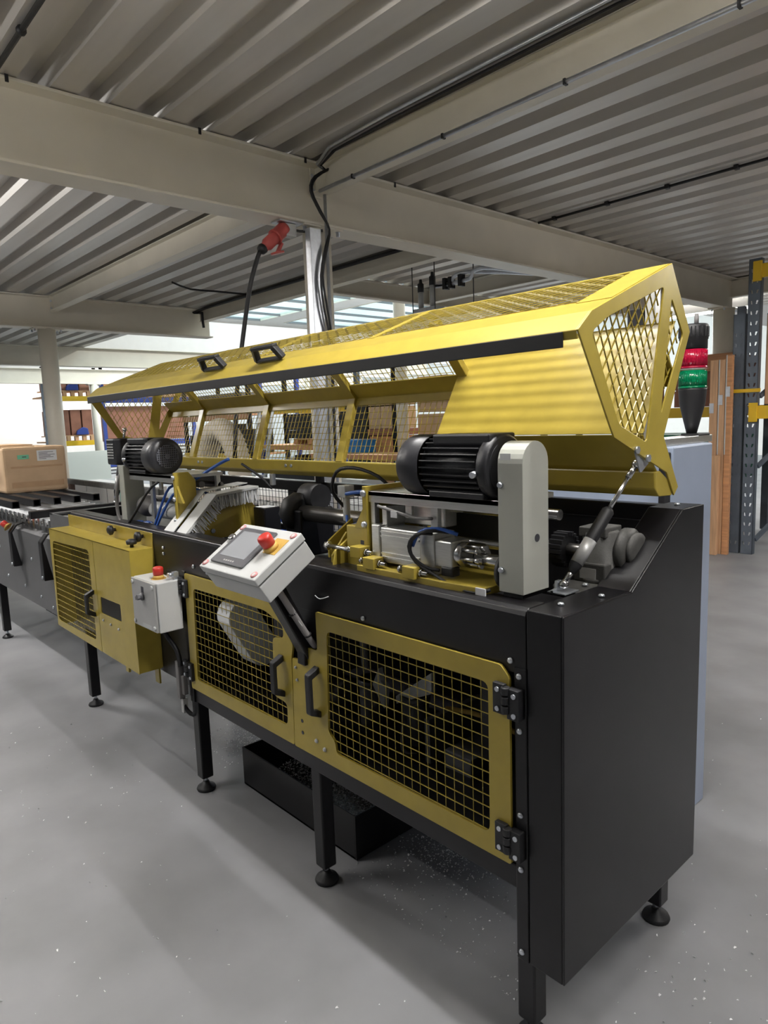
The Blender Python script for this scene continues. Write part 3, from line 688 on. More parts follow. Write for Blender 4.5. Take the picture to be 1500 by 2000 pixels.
        # cables
        sp(MB().tube([(-.43, .06, 1.205), (-.46, .03, 1.205), (-.49, .03, 1.17), (-.47, .035, 1.13), (-.41, .04, 1.105), (-.34, .035, 1.085), (-.27, .035, 1.08), (-.235, .05, 1.09)], .0045, 6), 'cable', RUB)
        sp(MB().tube([(-.39, .08, 1.21), (-.43, .04, 1.215), (-.475, .03, 1.19), (-.48, .03, 1.15), (-.44, .04, 1.12), (-.40, .05, 1.115)], .0045, 6), 'cable', RUB)
        sp(MB().tube([(-.37, .09, 1.205), (-.41, .06, 1.22), (-.46, .045, 1.21), (-.485, .04, 1.17)], .005, 6), 'air_hose', BLU)
        sp(MB().tube([(-.65, .07, 1.262), (-.57, .068, 1.25), (-.50, .07, 1.24), (-.44, .07, 1.243)], .0045, 6), 'sensor_cable', CABG)
        sp(MB().box(-.59, -.565, .062, .066, 1.235, 1.253), 'cable_tag', PAPER); sp(MB().box(-.265, -.235, .03, .034, 1.075, 1.095), 'cable_tag', PAPER)
        sp(MB().box(-.62, -.36, .30, .306, 1.05, 1.28), 'inner_sheet', GPNL)
    return U
UR = unit(lambda x: x, False)
UL = unit(lambda x: -2.62 - x, True)
# shaft carrier between the units
SH = part(MB().cyl((-1.33, .30, 1.165), (-.70, .30, 1.165), .030, 20), 'shaft', DST)
MB().lathe([(.06, 0), (.075, .01), (.075, .05), (.05, .06)], (-1.40, .30, 1.165), (1, 0, 0), 8).build('shaft_carrier', BLKM, SH)
MB().box(-1.40, -1.30, .26, .42, 1.0, 1.18).build('carrier_bracket', BLK, SH, .008)
MB().cyl((-1.39, .36, 1.22), (-1.30, .36, 1.22), .05, 18).build('carrier_cap', BLKM, SH)
MB().cyl((-1.0, .24, 1.17), (-1.0, .24, 1.26), .012, 12).box(-1.02, -.98, .22, .26, 1.25, 1.29).build('sensor_head', ENC, SH, .002)
part(MB().tube([(-1.0, .24, 1.21), (-1.02, .20, 1.27), (-.97, .18, 1.34), (-.88, .18, 1.355), (-.79, .2, 1.33), (-.74, .22, 1.28)], .006, 6), 'cable', RUB)
part(MB().tube([(-1.0, .23, 1.26), (-.92, .22, 1.272), (-.84, .25, 1.275), (-.78, .28, 1.26)], .007, 6), 'air_hose', BLU)
part(MB().tube([(-1.0, .24, 1.19), (-.94, .2, 1.165), (-.86, .2, 1.18), (-.78, .25, 1.19)], .006, 6), 'air_hose', BLU)
# gearbox at the right end
GB = part(MB().lathe([(.055, 1.075), (.055, 1.085), (.045, 1.09), (.045, 1.20), (.040, 1.205)], (-.125, .36, 0), (0, 0, 1), 22), 'gearbox', GCAST)
MB().box(-.175, -.085, .31, .36, 1.075, 1.125).build('gearbox_foot', GCAST, GB, .004)
MB().box(-.155, -.11, .3085, .3105, 1.085, 1.112).build('type_plate', ENCD, GB)
MB().box(-.165, -.09, .32, .40, 1.19, 1.215).build('gearbox_top', GCAST, GB, .003)
MB().lathe([(.05, 0), (.05, .02), (.058, .022), (.058, .04), (.03, .045)], (-.105, .40, 1.15), (1, 0, 0), 24).build('output_flange', GCAST, GB)
MB().lathe([(.042, 0), (.046, .006), (.046, .014), (.03, .018)], (-.064, .41, 1.15), (1, 0, 0), 24).build('bearing_cover', GCAST, GB)
ch = MB().lathe([(.04, 0), (.04, .035)], (-.26, .37, 1.14), (1, 0, 0), 24)
for i in range(20):
    a = i * math.pi / 10; ch.box(-.262, -.222, .37 + .043 * math.cos(a) - .005, .37 + .043 * math.cos(a) + .005, 1.14 + .043 * math.sin(a) - .005, 1.14 + .043 * math.sin(a) + .005)
ch.build('chain_coupling', CAST, GB)
MB().cyl((-.30, .37, 1.14), (-.1, .37, 1.14), .018, 14).build('input_shaft', DST, GB)
MB().lathe([(.06, 0), (.065, .006), (.065, .02)], (-.13, .27, 1.055), (0, 0, 1), 24).build('base_ring', GCAST, GB)

# brushes at the inlet
BR = part(MB().ext(sheet([(.020, 1.065), (.18, 1.222), (.385, 1.240)], .012), 'x', -1.86, -1.775), 'brush_holder', ENC, bevel=.002, label='light grey brush holder bent over the bed')
MB().ext(sheet([(.022, 1.078), (.176, 1.232), (.385, 1.250)], .004), 'x', -1.95, -1.865).build('cover_sheet', ENC, BR, .001)
br = MB()
def bris(p, q, n, ln, dirv):
    p, q = Vector(p), Vector(q)
    for i in range(n):
        a = p + (q - p) * (i / n); x = -1.79 + random.uniform(-.010, .012)
        e = a + Vector(dirv) * (ln * random.uniform(.9, 1.05)) + Vector((random.uniform(-.006, .006), 0))
        br.bar((x, a.x, a.y), (x + random.uniform(-.01, .01), e.x, e.y), .0035, .0035)
bris((.035, 1.062), (.185, 1.212), 70, .055, (.62, -.78)); bris((.185, 1.212), (.385, 1.230), 90, .055, (.05, -1))
br.build('bristles', BRS, BR, kind='stuff')
BP = part(MB().ext([(.06, 1.03), (.13, 1.12), (.19, 1.175), (.36, 1.185), (.40, 1.14), (.40, 1.03)], 'x', -1.835, -1.827), 'yellow_side_plate', YEL, bevel=.001)
for y in (.13, .18): MB().lathe([(.010, 0), (.010, .008)], (-1.827, y, 1.065), (1, 0, 0), 6).build('bolt', ZNC, BP)
part(MB().box(-1.79, -1.70, .36, .44, .99, 1.15), 'black_block', BLK, bevel=.005)
# cable and hose tangle by the left unit
CT = part(MB().box(-2.02, -1.99, .14, .17, 1.26, 1.30).cyl((-2.005, .155, 1.17), (-2.005, .155, 1.26), .008, 8), 'hose_manifold', ENC, bevel=.002)
def hose(pts, r_, mt, nm): MB().tube(pts, r_, 6).build(nm, mt, CT)
hose([(-2.35, .02, 1.05), (-2.25, .03, 1.13), (-2.12, .06, 1.25), (-2.05, .12, 1.285), (-2.01, .15, 1.28)], .006, RUB, 'cable')
hose([(-2.0, .16, 1.25), (-1.90, .25, 1.33), (-1.86, .30, 1.36)], .007, BLU, 'air_hose')
hose([(-1.99, .16, 1.25), (-1.90, .2, 1.22), (-1.85, .25, 1.18)], .006, BLU, 'air_hose')
hose([(-2.01, .15, 1.26), (-2.08, .12, 1.24), (-2.13, .10, 1.16), (-2.15, .07, 1.07)], .006, BLU, 'air_hose')
hose([(-2.01, .16, 1.24), (-2.05, .12, 1.21), (-2.10, .09, 1.13), (-2.12, .06, 1.06)], .006, BLU, 'air_hose')
for k in range(14):
    a = random.uniform(0, 6.28); cx, cy_, rr_ = -2.33 + random.uniform(-.05, .25), .05 + random.uniform(0, .05), random.uniform(.03, .07)
    hose([(cx + rr_ * math.cos(a + i * .9), cy_ + rr_ * .45 * math.sin(a + i * .9), 1.043 + .012 * (k % 3) + random.uniform(0, .008)) for i in range(6)], .005, random.choice((BLU, BLU, RUB, CABG)), 'coiled_hose')
for k in range(3):
    hose([(-2.22, .04 + k * .01, 1.05), (-2.12, .035 + k * .01, 1.065), (-2.05, .03 + k * .01, 1.045), (-1.95, .03 + k * .008, 1.05), (-1.90, .04, 1.04)], .006, BLU, 'air_hose')
for k in range(7):
    y = .10 + k * .018
    hose([(-2.06 + .02 * k, y, 1.06), (-2.02 + random.uniform(-.03, .03), y + .03, 1.12), (-1.97 + random.uniform(-.03, .03), y + .04, 1.16), (-1.93, y + .1, 1.14), (-1.9, y + .12, 1.05)], .008, RUB, 'cable')
hose([(-1.98, .17, 1.12), (-1.92, .22, 1.17), (-1.86, .28, 1.2), (-1.8, .33, 1.19)], .014, RUB, 'cable')
MB().box(-1.795, -1.775, .455, .475, 1.235, 1.285).build('sensor_bracket', ALU, CT, .002)
hose([(-1.79, .46, 1.22), (-1.84, .44, 1.27), (-1.93, .40, 1.33)], .006, RUB, 'cable')
part(MB().box(-1.72, -1.68, .65, .67, 1.12, 1.27), 'sensor_post', BLK)

# ---------------------------------------------------------------- guard box at the left
YB = part(MB().box(-3.07, -2.018, -.004, .001, .47, 1.062), 'guard_back_plate', YEL, bevel=.001)
y0, y1 = -.107, -.004
part(MB().box(-3.06, -2.03, -.012, -.0045, .48, .99), 'guard_shade_sheet', BLK)  # black sheet stands in for the shade inside the guard
win = [(-3.028, .938), (-2.50, .948), (-2.50, .513), (-3.05, .508)]; slot = [(-2.40, .742), (-2.165, .745), (-2.165, .668), (-2.40, .665)]
GD = part(MB().ext([(-3.07, .475), (-3.07, 1.0), (-2.44, 1.0), (-2.44, .47)], 'y', y0, y0 + .004, [rpoly(win, .03)]), 'guard_door', YEL, bevel=.001)
part(MB().ext([(-2.436, .47), (-2.436, 1.0), (-2.016, 1.0), (-2.016, .466)], 'y', y0, y0 + .004, [rpoly(slot, .008)]), 'guard_front', YEL, bevel=.001)
part(MB().box(-3.07, -2.016, y0, y1, .996, 1.0), 'guard_top', YEL, bevel=.001)
part(MB().box(-2.02, -2.016, y0 + .003, y1, .468, .998), 'guard_side', YEL, bevel=.001)
part(MB().box(-3.07, -3.066, y0 + .003, y1, .475, .998), 'guard_side', YEL, bevel=.001)
part(MB().box(-2.18, -2.15, -.10, -.09, .44, .47), 'guard_tab', YEL); part(MB().box(-2.06, -2.02, -.02, -.012, .40, .47), 'guard_tab', YEL)
w = MB()
for a, b in clip_lines(win, (0, 1), .0205, .005): w.tube([(a.x, y0 + .006, a.y), (b.x, y0 + .006, b.y)], .0014, 4, 0)
for a, b in clip_lines(win, (1, 0), .0305, .012): w.tube([(a.x, y0 + .003, a.y), (b.x, y0 + .003, b.y)], .002, 4, 0)
w.build('wire_mesh', YEL, GD, kind='stuff')
h = MB(); hx = -2.485
h.ext([(y0, .632), (y0 - .040, .650), (y0 - .042, .656), (y0 - .042, .739), (y0 - .040, .745), (y0, .763), (y0, .742), (y0 - .027, .728), (y0 - .027, .667), (y0, .653)], 'x', hx - .012, hx + .012)
h.build('handle', BLKM, GD, .003)
for p in ((-2.38, .635), (-2.29, .632), (-2.20, .628)): screw(YB, (p[0], y0, p[1]), r=.006, mt=ENC)
def knob(p, ax):
    K = MB().lathe([(.008, 0), (.008, .012), (.022, .014), (.024, .028), (.012, .036)], p, ax, 7); return part(K, 'star_knob', BLKM)
knob((-2.42, -.004, 1.040), (0, -1, 0)); knob((-2.11, -.004, 1.040), (0, -1, 0)); knob((-2.10, -.06, 1.0), (0, 0, 1))
for x in (-2.50, -2.46): screw(YB, (x, -.004, 1.028), r=.005)
# ---------------------------------------------------------------- e-stop box
def estop(parent, p, ax, s=1.0, base=True):
    a = Vector(ax).normalized()
    E_ = MB().lathe([(.010 * s, 0), (.013 * s, .006 * s), (.014 * s, .014 * s), (.020 * s, .016 * s), (.021 * s, .040 * s), (.019 * s, .046 * s), (.012 * s, .049 * s)], p, a, 22).build('emergency_stop', RED, parent)
    MB().lathe([(.022 * s, .001), (.022 * s, .010 * s), (.018 * s, .015 * s)], p, a, 22).build('stop_collar', ORY, parent)
    if base: MB().lathe([(.030 * s, 0), (.030 * s, .0012)], p, a, 24).build('stop_disc', ORY, parent)
EB = part(MB().box(-1.965, -1.742, -.118, -.02, .705, .905), 'switch_box', ENC, bevel=.004, label='light grey switch box with emergency stop on top')
MB().box(-1.967, -1.750, -.128, -.1185, .707, .903).build('box_lid', ENCD, EB, .003)
for p in ((-1.95, .887), (-1.765, .887), (-1.95, .724), (-1.765, .724)): MB().lathe([(.009, 0), (.009, .004), (.005, .005)], (p[0], -.128, p[1]), (0, -1, 0), 14).build('lid_screw', ENC, EB)
MB().lathe([(.016, 0), (.016, .008), (.011, .010), (.011, .024)], (-1.86, -.128, .838), (0, -1, 0), 18).bar((-1.876, -.148, .832), (-1.844, -.150, .844), .010, .014, (0, 0, 1)).build('rotary_switch', SCRF, EB)
MB().box(-1.872, -1.848, -.1285, -.1282, .852, .878).build('switch_legend', INK, EB)
MB().box(-1.88, -1.80, -.1285, -.1282, .712, .728).build('type_label', ENC, EB)
estop(EB, (-1.83, -.07, .905), (0, 0, 1), 1.0)
MB().box(-1.775, -1.755, -.04, -.02, .905, .935).lathe([(.010, 0), (.010, .02)], (-1.765, -.04, .925), (0, -1, 0), 10).build('mount_bracket', ZNC, EB)
part(MB().tube([(-1.86, -.06, .705), (-1.84, -.05, .66), (-1.80, -.03, .60), (-1.78, -.03, .54)], .010, 8), 'conduit', RUB)
part(MB().box(-1.81, -1.785, -.04, -.015, .40, .56).box(-1.79, -1.765, -.03, -.01, .42, .50), 'interlock_switch', CABG, bevel=.003)
part(MB().box(-1.80, -1.78, -.03, -.01, .34, .40), 'switch_bracket', ENCD)
part(MB().tube([(-1.79, -.02, .40), (-1.785, -.02, .36), (-1.76, .0, .33), (-1.74, .02, .36)], .009, 8), 'conduit', RUB)
for p in ((-1.92, 1.010), (-1.92, .985)): screw(AP, (p[0], 0, p[1]), r=.007)
screw(AP, (-1.66, 0, .965), r=.009)
# ---------------------------------------------------------------- touch panel on its arm
AR = part(MB().bar((-.935, .022, .765), (-.935, -.150, 1.095), .052, .052, (1, 0, 0)), 'panel_arm', BLK, bevel=.004)
MB().box(-.955, -.915, -.022, .004, .752, .80).build('arm_foot', BLK, AR, .003)
MB().tube([(-.898, -.135, 1.05), (-.895, -.095, .98), (-.893, -.04, .885), (-.888, -.008, .83), (-.885, .004, .815)], .010, 8).build('panel_cable', CABG, AR)
for p in ((-.897, -.07, .935), (-.892, -.022, .858)): MB().lathe([(.0125, -.003), (.0125, .003)], p, (0, .4, -.9), 10).build('cable_tie', RUB, AR)
MB().tube([(-.89, -.03, .87), (-.885, -.05, .90), (-.89, -.07, .93)], .002, 5).build('wire', ENC, AR)
MB().tube([(-.86, -.01, .985), (-.83, -.015, .98), (-.80, -.005, .99)], .0015, 5).build('wire', ENC, AR)
Mx = Matrix(((1, 0, 0, 0), (0, .839, -.544, 0), (0, .544, .839, 0), (0, 0, 0, 1)))     # local x, up-slope, normal
Mx.translation = Vector((-.935, -.184, 1.143))
def tb(mb): mb.v = [tuple(Mx @ Vector(p)) for p in mb.v]; return mb
W, H_ = .150, .095
TP = part(tb(MB().box(-W, W, -H_, H_, -.090, -.030)), 'touch_panel_box', ENC, bevel=.003, label='light grey touch panel box tilted toward the operator')
def tpart(mb, name, mt, bevel=0): return tb(mb).build(name, mt, TP, bevel)
tpart(MB().box(-W - .003, W + .003, -H_ - .003, H_ + .003, -.026, 0), 'box_lid', ENC, .004)
tpart(MB().box(-W + .004, W - .004, -H_ + .004, H_ - .004, -.032, -.025), 'lid_seal', RUB)
for sx in (-1, 1):
    for sy in (-1, 1):
        tpart(MB().lathe([(.011, 0), (.011, .0025), (.006, .003)], (sx * .135, sy * .080, 0), (0, 0, 1), 16), 'lid_screw', PINK); tpart(MB().lathe([(.006, .003), (.006, .0035)], (sx * .135, sy * .080, 0), (0, 0, 1), 12), 'screw_head', ENC)
tpart(MB().box(-.115, .062, -.072, .078, 0, .008), 'display', SCRF, .004)
tpart(MB().box(-.094, .042, -.045, .060, .008, .0088), 'screen', SCR)
for k in range(5): tpart(MB().box(-.05 + k * .012, -.042 + k * .012, -.062, -.057, .008, .0083), 'bezel_print', ENCD)
tpart(MB().lathe([(.014, 0), (.014, .008), (.010, .011)], (-.128, .030, 0), (0, 0, 1), 18), 'push_button', STL)
tpart(MB().box(.075, .135, .0, .062, 0, .0012), 'stop_legend', ORY)
estop(TP, Mx @ Vector((.098, .020, .001)), Mx.to_3x3() @ Vector((0, 0, 1)), 1.0, False)

# ---------------------------------------------------------------- chip tray and chips
CTY = thing('chip_tray', 'black sheet metal chip tray on the floor under the machine', 'tray', (-1.3, .3, 0))
MB().box(-1.66, -.935, .16, .58, .003, .010).build('tray_floor', BLK, CTY)
for (a0, a1, b0, b1) in ((-1.66, -.935, .16, .166), (-1.66, -.935, .574, .58), (-1.666, -1.66, .16, .58), (-.935, -.929, .16, .58)): MB().box(a0, a1, b0, b1, .003, .165).build('tray_wall', BLK, CTY, .001)
def flakes(n, fn, s0, s1):
    w = MB()
    for i in range(n):
        x, y, z = fn(i); s_ = random.uniform(s0, s1); a = random.uniform(0, 6.28); b = random.uniform(-.7, .7); c = random.uniform(.2, .6)
        ux, uy = math.cos(a) * s_, math.sin(a) * s_
        w.add([(x, y, z), (x + ux, y + uy, z + s_ * .25), (x + ux * .5 - uy * c, y + uy * .5 + ux * c, z + s_ * (.5 + .3 * b)), (x - uy * .4, y + ux * .4, z + s_ * .1)], [(0, 1, 2), (0, 2, 3), (0, 1, 3), (1, 2, 3)])
    return w
def heap(i):
    while True:
        x, y = random.uniform(-1.64, -.95), random.uniform(.18, .56)
        h = .15 * math.exp(-((x + 1.25) / .30) ** 2 - ((y - .46) / .17) ** 2)
        if random.random() < .25 + 8 * h: return x, y, .012 + h * random.random() ** .3
tag(flakes(7000, heap, .004, .010).build('metal_chips', CHIP), 'heap of bright aluminium chips lying in the black tray', 'chips', kind='stuff')
def under(i):
    u = random.random()
    if u < .55: return min(-1.68, random.gauss(-1.95, .14)), random.gauss(.42, .09), .0005 + .03 * random.random() ** 2
    if u < .85: return max(-.90, random.gauss(-.72, .09)), random.gauss(.42, .08), .0005 + .03 * random.random() ** 2
    return random.uniform(-.92, -.2), random.uniform(.08, .62), .0005
tag(flakes(2600, under, .003, .008).build('metal_chips', CHIP), 'bright metal chips scattered on the floor under the machine', 'chips', kind='stuff')
def fl(i):
    u = random.random()
    if u < .30: return random.uniform(.05, 1.3), random.uniform(-.4, 1.6), .0005
    if u < .55: return random.gauss(.35, .25), random.gauss(.55, .5), .0005
    if u < .8: return random.uniform(-3.0, .2), random.uniform(-1.3, -.1), .0005
    return random.uniform(-.5, 2), random.uniform(1.2, 5), .0005
tag(flakes(900, fl, .003, .009).build('metal_chips', CHIP), 'small metal chips strewn over the open grey floor', 'chips', kind='stuff')

# ---------------------------------------------------------------- infeed conveyor
CV = thing('roller_conveyor', 'grey infeed roller conveyor joined to the left end of the machine', 'conveyor', (-4.9, .3, 0))
def cp(mb, name, mt, bevel=0, kind=None): return mb.build(name, mt, CV, bevel, kind)
SPN = cp(MB().ext([(0, .43), (0, .885), (.045, .905), (.045, .899), (.008, .880), (.008, .43)], 'x', -7.5, -3.42), 'side_panel', GPNL, .002)
cp(MB().box(-7.5, -3.42, .60, .608, .43, .90), 'side_panel', GPNL, .002)
for (x, z) in ((-4.6, .72), (-3.85, .72), (-4.45, .53), (-4.05, .52), (-3.72, .50), (-3.50, .47), (-3.44, .66), (-4.9, .60), (-5.4, .6)): screw(SPN, (x, 0, z), r=.010)
for k in range(24):
    x = -3.50 - k * .105
    ro = cp(MB().cyl((x, .05, .955), (x, .585, .955), .026, 14), 'roller', PAPER)
    MB().cyl((x, .028, .955), (x, .052, .955), .010, 10).box(x - .018, x + .018, .022, .030, .915, .985).build('roller_bracket', STL, ro)
cp(MB().box(-6.1, -3.44, .045, .06, .90, .935), 'roller_rail', GPNL, .002)
for (x0, es) in ((-4.12, True), (-3.485, False)):
    st_ = cp(MB().ext([(-.055, .65), (-.055, .875), (-.015, .925), (.06, .945), (.06, .935), (-.010, .914), (-.043, .872), (-.003, .65)], 'x', x0, x0 + .06), 'strap_bracket', BLK, .004)
    screw(st_, (x0 + .03, -.055, .668), r=.010)
    if es: estop(st_, (x0 - .0, -.05, .905), (-.55, -.5, .6), 1.0)
for (x, y) in ((-4.83, .006), (-4.83, .55), (-6.6, .006)):
    lg = cp(MB().box(x, x + .05, y, y + .05, .055, .45), 'leg', BLK, .004)
    MB().cyl((x + .025, y + .025, .02), (x + .025, y + .025, .06), .008, 10).build('foot_stem', ZNC, lg)
    MB().lathe([(.036, 0), (.038, .006), (.034, .012), (.012, .03)], (x + .025, y + .025, 0), (0, 0, 1), 18).build('foot_pad', BLKM, lg)
for k in range(5):
    y = -.05 + k * .125
    tb_ = MB().ext([(y, 1.032), (y + .045, 1.032), (y + .045, 1.077), (y, 1.077)], 'x', -6.2, -3.975, [[(y + .005, 1.037), (y + .04, 1.037), (y + .04, 1.072), (y + .005, 1.072)]])
    cp(tb_, 'support_tube', BLK)
cp(MB().box(-3.75, -3.70, -.02, .56, .985, 1.03), 'cross_tube', BLK, .003); cp(MB().box(-5.9, -5.85, -.05, .56, .985, 1.03), 'cross_tube', BLK, .003)
cp(MB().box(-3.76, -3.69, .54, .60, .90, 1.03), 'tube_post', GPNL, .003)
cp(MB().box(-6.2, -3.5, .70, .74, 1.07, 1.11), 'rear_rail', GCAST, .003)
for x in (-5.25, -3.9): cp(MB().box(x, x + .05, .70, .74, .0, 1.07), 'rear_post', mat('rust_brown_steel', (.10, .055, .04), .6) if x < -5 else BLK, .003)
w = MB()
for k in range(12): w.tube([(-4.75 + k * .03, .30, .16), (-4.75 + k * .03, .30, .42)], .004, 4, 0)
for k in range(9): w.tube([(-4.76, .305, .17 + k * .03), (-4.40, .305, .17 + k * .03)], .004, 4, 0)
cp(w, 'mesh_basket', BLK, kind='stuff')
# cardboard box
CB = thing('cardboard_box', 'taped brown cardboard box lying on the black conveyor tubes', 'box', (-4.9, .29, 1.08))
cbx = MB().box(-5.25, -4.60, .075, .50, 1.078, 1.405).build('carton', CRT, CB, .018)
MB().box(-4.6015, -4.597, .12, .47, 1.115, 1.155).build('tape', CRT2, CB); MB().box(-4.6015, -4.597, .12, .47, 1.255, 1.268).build('tape', CRT2, CB)
MB().box(-4.6015, -4.5975, .30, .435, 1.30, 1.375).build('shipping_label', PAPER, CB)
for k in range(6): MB().box(-4.5975, -4.5970, .312, .312 + (.10, .06, .11, .08, .10, .05)[k], 1.36 - k * .0095, 1.3635 - k * .0095).build('label_print', INK, CB)
MB().box(-4.6015, -4.5975, .17, .245, 1.318, 1.348).build('green_sticker', GRST, CB); MB().box(-4.5975, -4.597, .20, .228, 1.330, 1.336).build('sticker_print', INK, CB)
MB().box(-5.2, -4.64, .08, .30, 1.405, 1.409).build('top_flap', CRT, CB)
FB = MB().ext([(-5.5, -.06), (-4.8, -.1), (-4.75, .32), (-5.45, .36)], 'z', 1.410, 1.420).build('flat_cardboard', CRT); tag(FB, 'flattened cardboard sheet lying on top of the taped box', 'cardboard')

# ---------------------------------------------------------------- control cabinet and signal tower
CC = thing('control_cabinet', 'blue grey control cabinet behind the machine end with signal tower', 'cabinet', (-.7, 1.2, 0))
CBD = MB().box(-1.15, -.263, 1.05, 1.36, 0, 1.378).build('cabinet_body', CAB, CC, .006)
MB().box(-1.13, -.29, 1.035, 1.05, .05, 1.36).build('cabinet_door', CAB, CC, .004); MB().box(-.29, -.27, 1.0, 1.05, 1.0, 1.36).build('door_seal', RUB, CC, .004)
MB().box(-.36, -.29, 1.0, 1.42, 1.379, 1.405).build('aluminium_rail', ALU, CC, .002)
MB().box(-.395, -.36, 1.10, 1.14, 1.379, 1.95).build('aluminium_post', ALU, CC, .002); MB().box(-.46, -.40, 1.10, 1.16, 1.379, 1.85).build('black_post', BLK, CC, .002)
sx_, sy_ = -.33, 1.335
TW = MB().lathe([(.016, 1.405), (.030, 1.462), (.044, 1.52), (.048, 1.568), (.048, 1.574)], (sx_, sy_, 0), (0, 0, 1), 28).build('signal_tower', BLKM, CC, label='signal tower with green and red lenses')
MB().cyl((sx_, sy_, 1.38), (sx_, sy_, 1.47), .0165, 18).build('tower_pole', ALU, TW)
MB().box(-.355, -.29, 1.30, 1.40, 1.40, 1.412).build('tower_base', BLKM, TW, .003)
def lens(z0, z1, mt):
    g = MB()
    g.lathe([(.046, z0), (.046, z1)], (sx_, sy_, 0), (0, 0, 1), 40)
    for i in range(40): a = i * math.pi / 20; g.cyl((sx_ + .046 * math.cos(a), sy_ + .046 * math.sin(a), z0 + .004), (sx_ + .046 * math.cos(a), sy_ + .046 * math.sin(a), z1 - .004), .0018, 4)
    g.build('lens', mt, TW)
    MB().lathe([(.049, z0 - .004), (.049, z0 + .004)], (sx_, sy_, 0), (0, 0, 1), 28).build('lens_ring', mt, TW)
lens(1.578, 1.638, GRNL); lens(1.648, 1.712, REDL)
MB().lathe([(.047, 1.714), (.047, 1.745), (.049, 1.748), (.049, 1.795), (.044, 1.80)], (sx_, sy_, 0), (0, 0, 1), 28).build('tower_cap', BLKM, TW)
g = MB()
for i in range(24): a = i * math.pi / 12; g.bar((sx_ + .049 * math.cos(a), sy_ + .049 * math.sin(a), 1.755), (sx_ + .049 * math.cos(a), sy_ + .049 * math.sin(a), 1.79), .004, .004)
g.build('cap_ribs', BLKM, TW)
MB().cyl((sx_, sy_ + .02, 1.80), (sx_, sy_ + .02, 1.84), .008, 10).build('antenna', CABG, TW)

# ---------------------------------------------------------------- flexible duct behind the machine
def corr(pts, rr, pitch):
    base = MB(); P = [Vector(p) for p in pts]; dense = []
    for i in range(len(P) - 1):
        a = P[max(i - 1, 0)]; b = P[i]; c = P[i + 1]; e = P[min(i + 2, len(P) - 1)]
        n = max(2, int((c - b).length / (pitch / 2)))
        for k in range(n):
            t = k / n; dense.append(0.5 * ((2 * b) + (c - a) * t + (2 * a - 5 * b + 4 * c - e) * t * t + (3 * b - a - 3 * c + e) * t ** 3))
    dense.append(P[-1]); n = 20; V = []; F = []
    for i, p in enumerate(dense):
        t = (dense[min(i + 1, len(dense) - 1)] - dense[max(i - 1, 0)]).normalized(); a = Vector((0, 1, 0)); a = (a - t * a.dot(t)).normalized(); b = t.cross(a)
        r_ = rr if i % 2 else rr * .9
        for k in range(n): th = 2 * math.pi * k / n; V.append(p + (a * math.cos(th) + b * math.sin(th)) * r_)
    for i in range(len(dense) - 1):
        for k in range(n): F.append((i * n + k, i * n + (k + 1) % n, (i + 1) * n + (k + 1) % n, (i + 1) * n + k))
    return base.add(V, F, True)
DT = thing('flexible_duct', 'beige corrugated extraction duct arching behind the hood', 'duct', (-3.7, 1.3, 0))
corr([(-3.97, 1.3, .35), (-3.98, 1.3, .9), (-3.96, 1.3, 1.22), (-3.87, 1.3, 1.41), (-3.71, 1.3, 1.475), (-3.56, 1.3, 1.40), (-3.49, 1.3, 1.22), (-3.48, 1.3, .9), (-3.48, 1.3, .35)], .085, .034).build('hose', DUCT, DT)
MB().box(-4.15, -3.3, 1.1, 1.5, 0, .36).build('fan_box', GPNL, DT, .006)
# second conveyor seen through the rear fence
C2 = thing('roller_conveyor', 'blue sided conveyor with wooden strip beyond the rear fence', 'conveyor', (-3.4, 2.1, 0))
MB().box(-5.5, -1.6, 1.91, 1.93, .42, .745).build('side_panel', BLT, C2, .003); MB().box(-5.5, -1.6, 1.90, 1.935, .745, .80).build('wood_strip', WOODH, C2, .003)
for k in range(30): MB().cyl((-5.4 + k * .125, 1.94, .83), (-5.4 + k * .125, 2.66, .83), .026, 10).build('roller', ENC, C2)
for x in (-5.4, -3.5, -1.7):
    for y in (1.94, 2.55): MB().box(x, x + .05, y, y + .05, 0, .80).build('leg', BLK, C2, .003)
WB = MB().box(-5.4, -3.7, 1.98, 2.62, .858, .90).build('foam_board', WHT, bevel=.003); tag(WB, 'white board lying on the blue sided conveyor', 'board')

# white low cabinet with printed letters, left background
WC = thing('white_cabinet', 'low white cabinet with blue and teal letters beyond the conveyor', 'cabinet', (-9.2, 2.7, 0))
MB().box(-10.6, -8.15, 2.4, 2.9, .10, .72).build('cabinet_body', WHT, WC, .006); MB().box(-10.6, -8.15, 2.42, 2.9, 0, .10).build('plinth', BLK, WC)
for x in (-9.8, -9.0): MB().box(x, x + .006, 2.394, 2.40, .12, .70).build('door_gap', CABG, WC)
Mt = Matrix.Translation((-8.66, 2.394, .60)) @ Matrix.Rotation(math.pi / 2, 4, 'X')
text_mesh('lettering', 'N', .22, BLU, WC, Mt); text_mesh('lettering', 'D', .22, TEAL, WC, Matrix.Translation((-8.46, 2.394, .60)) @ Matrix.Rotation(math.pi / 2, 4, 'X'))
TBN = thing('workbench', 'wooden topped bench with dark base left of the drilling unit', 'bench', (-7.5, 2.0, 0))
MB().box(-8.3, -6.9, 1.75, 2.3, .44, .50).build('bench_top', WOODH, TBN, .004); MB().box(-8.2, -7.0, 1.8, 2.25, 0.04, .44).build('bench_base', BLK, TBN, .004)
WBN = thing('tool_bin', 'black lidded bin on wheels beyond the conveyor', 'bin', (-7.0, 1.35, 0))
MB().ext([(-7.3, .0), (-7.35, .62), (-6.75, .62), (-6.8, .0)], 'y', 1.15, 1.6).build('bin_body', CRATE, WBN, .02); MB().ext([(-7.4, .62), (-7.3, .70), (-6.8, .70), (-6.7, .62)], 'y', 1.12, 1.63).build('bin_lid', CRATE, WBN, .01)

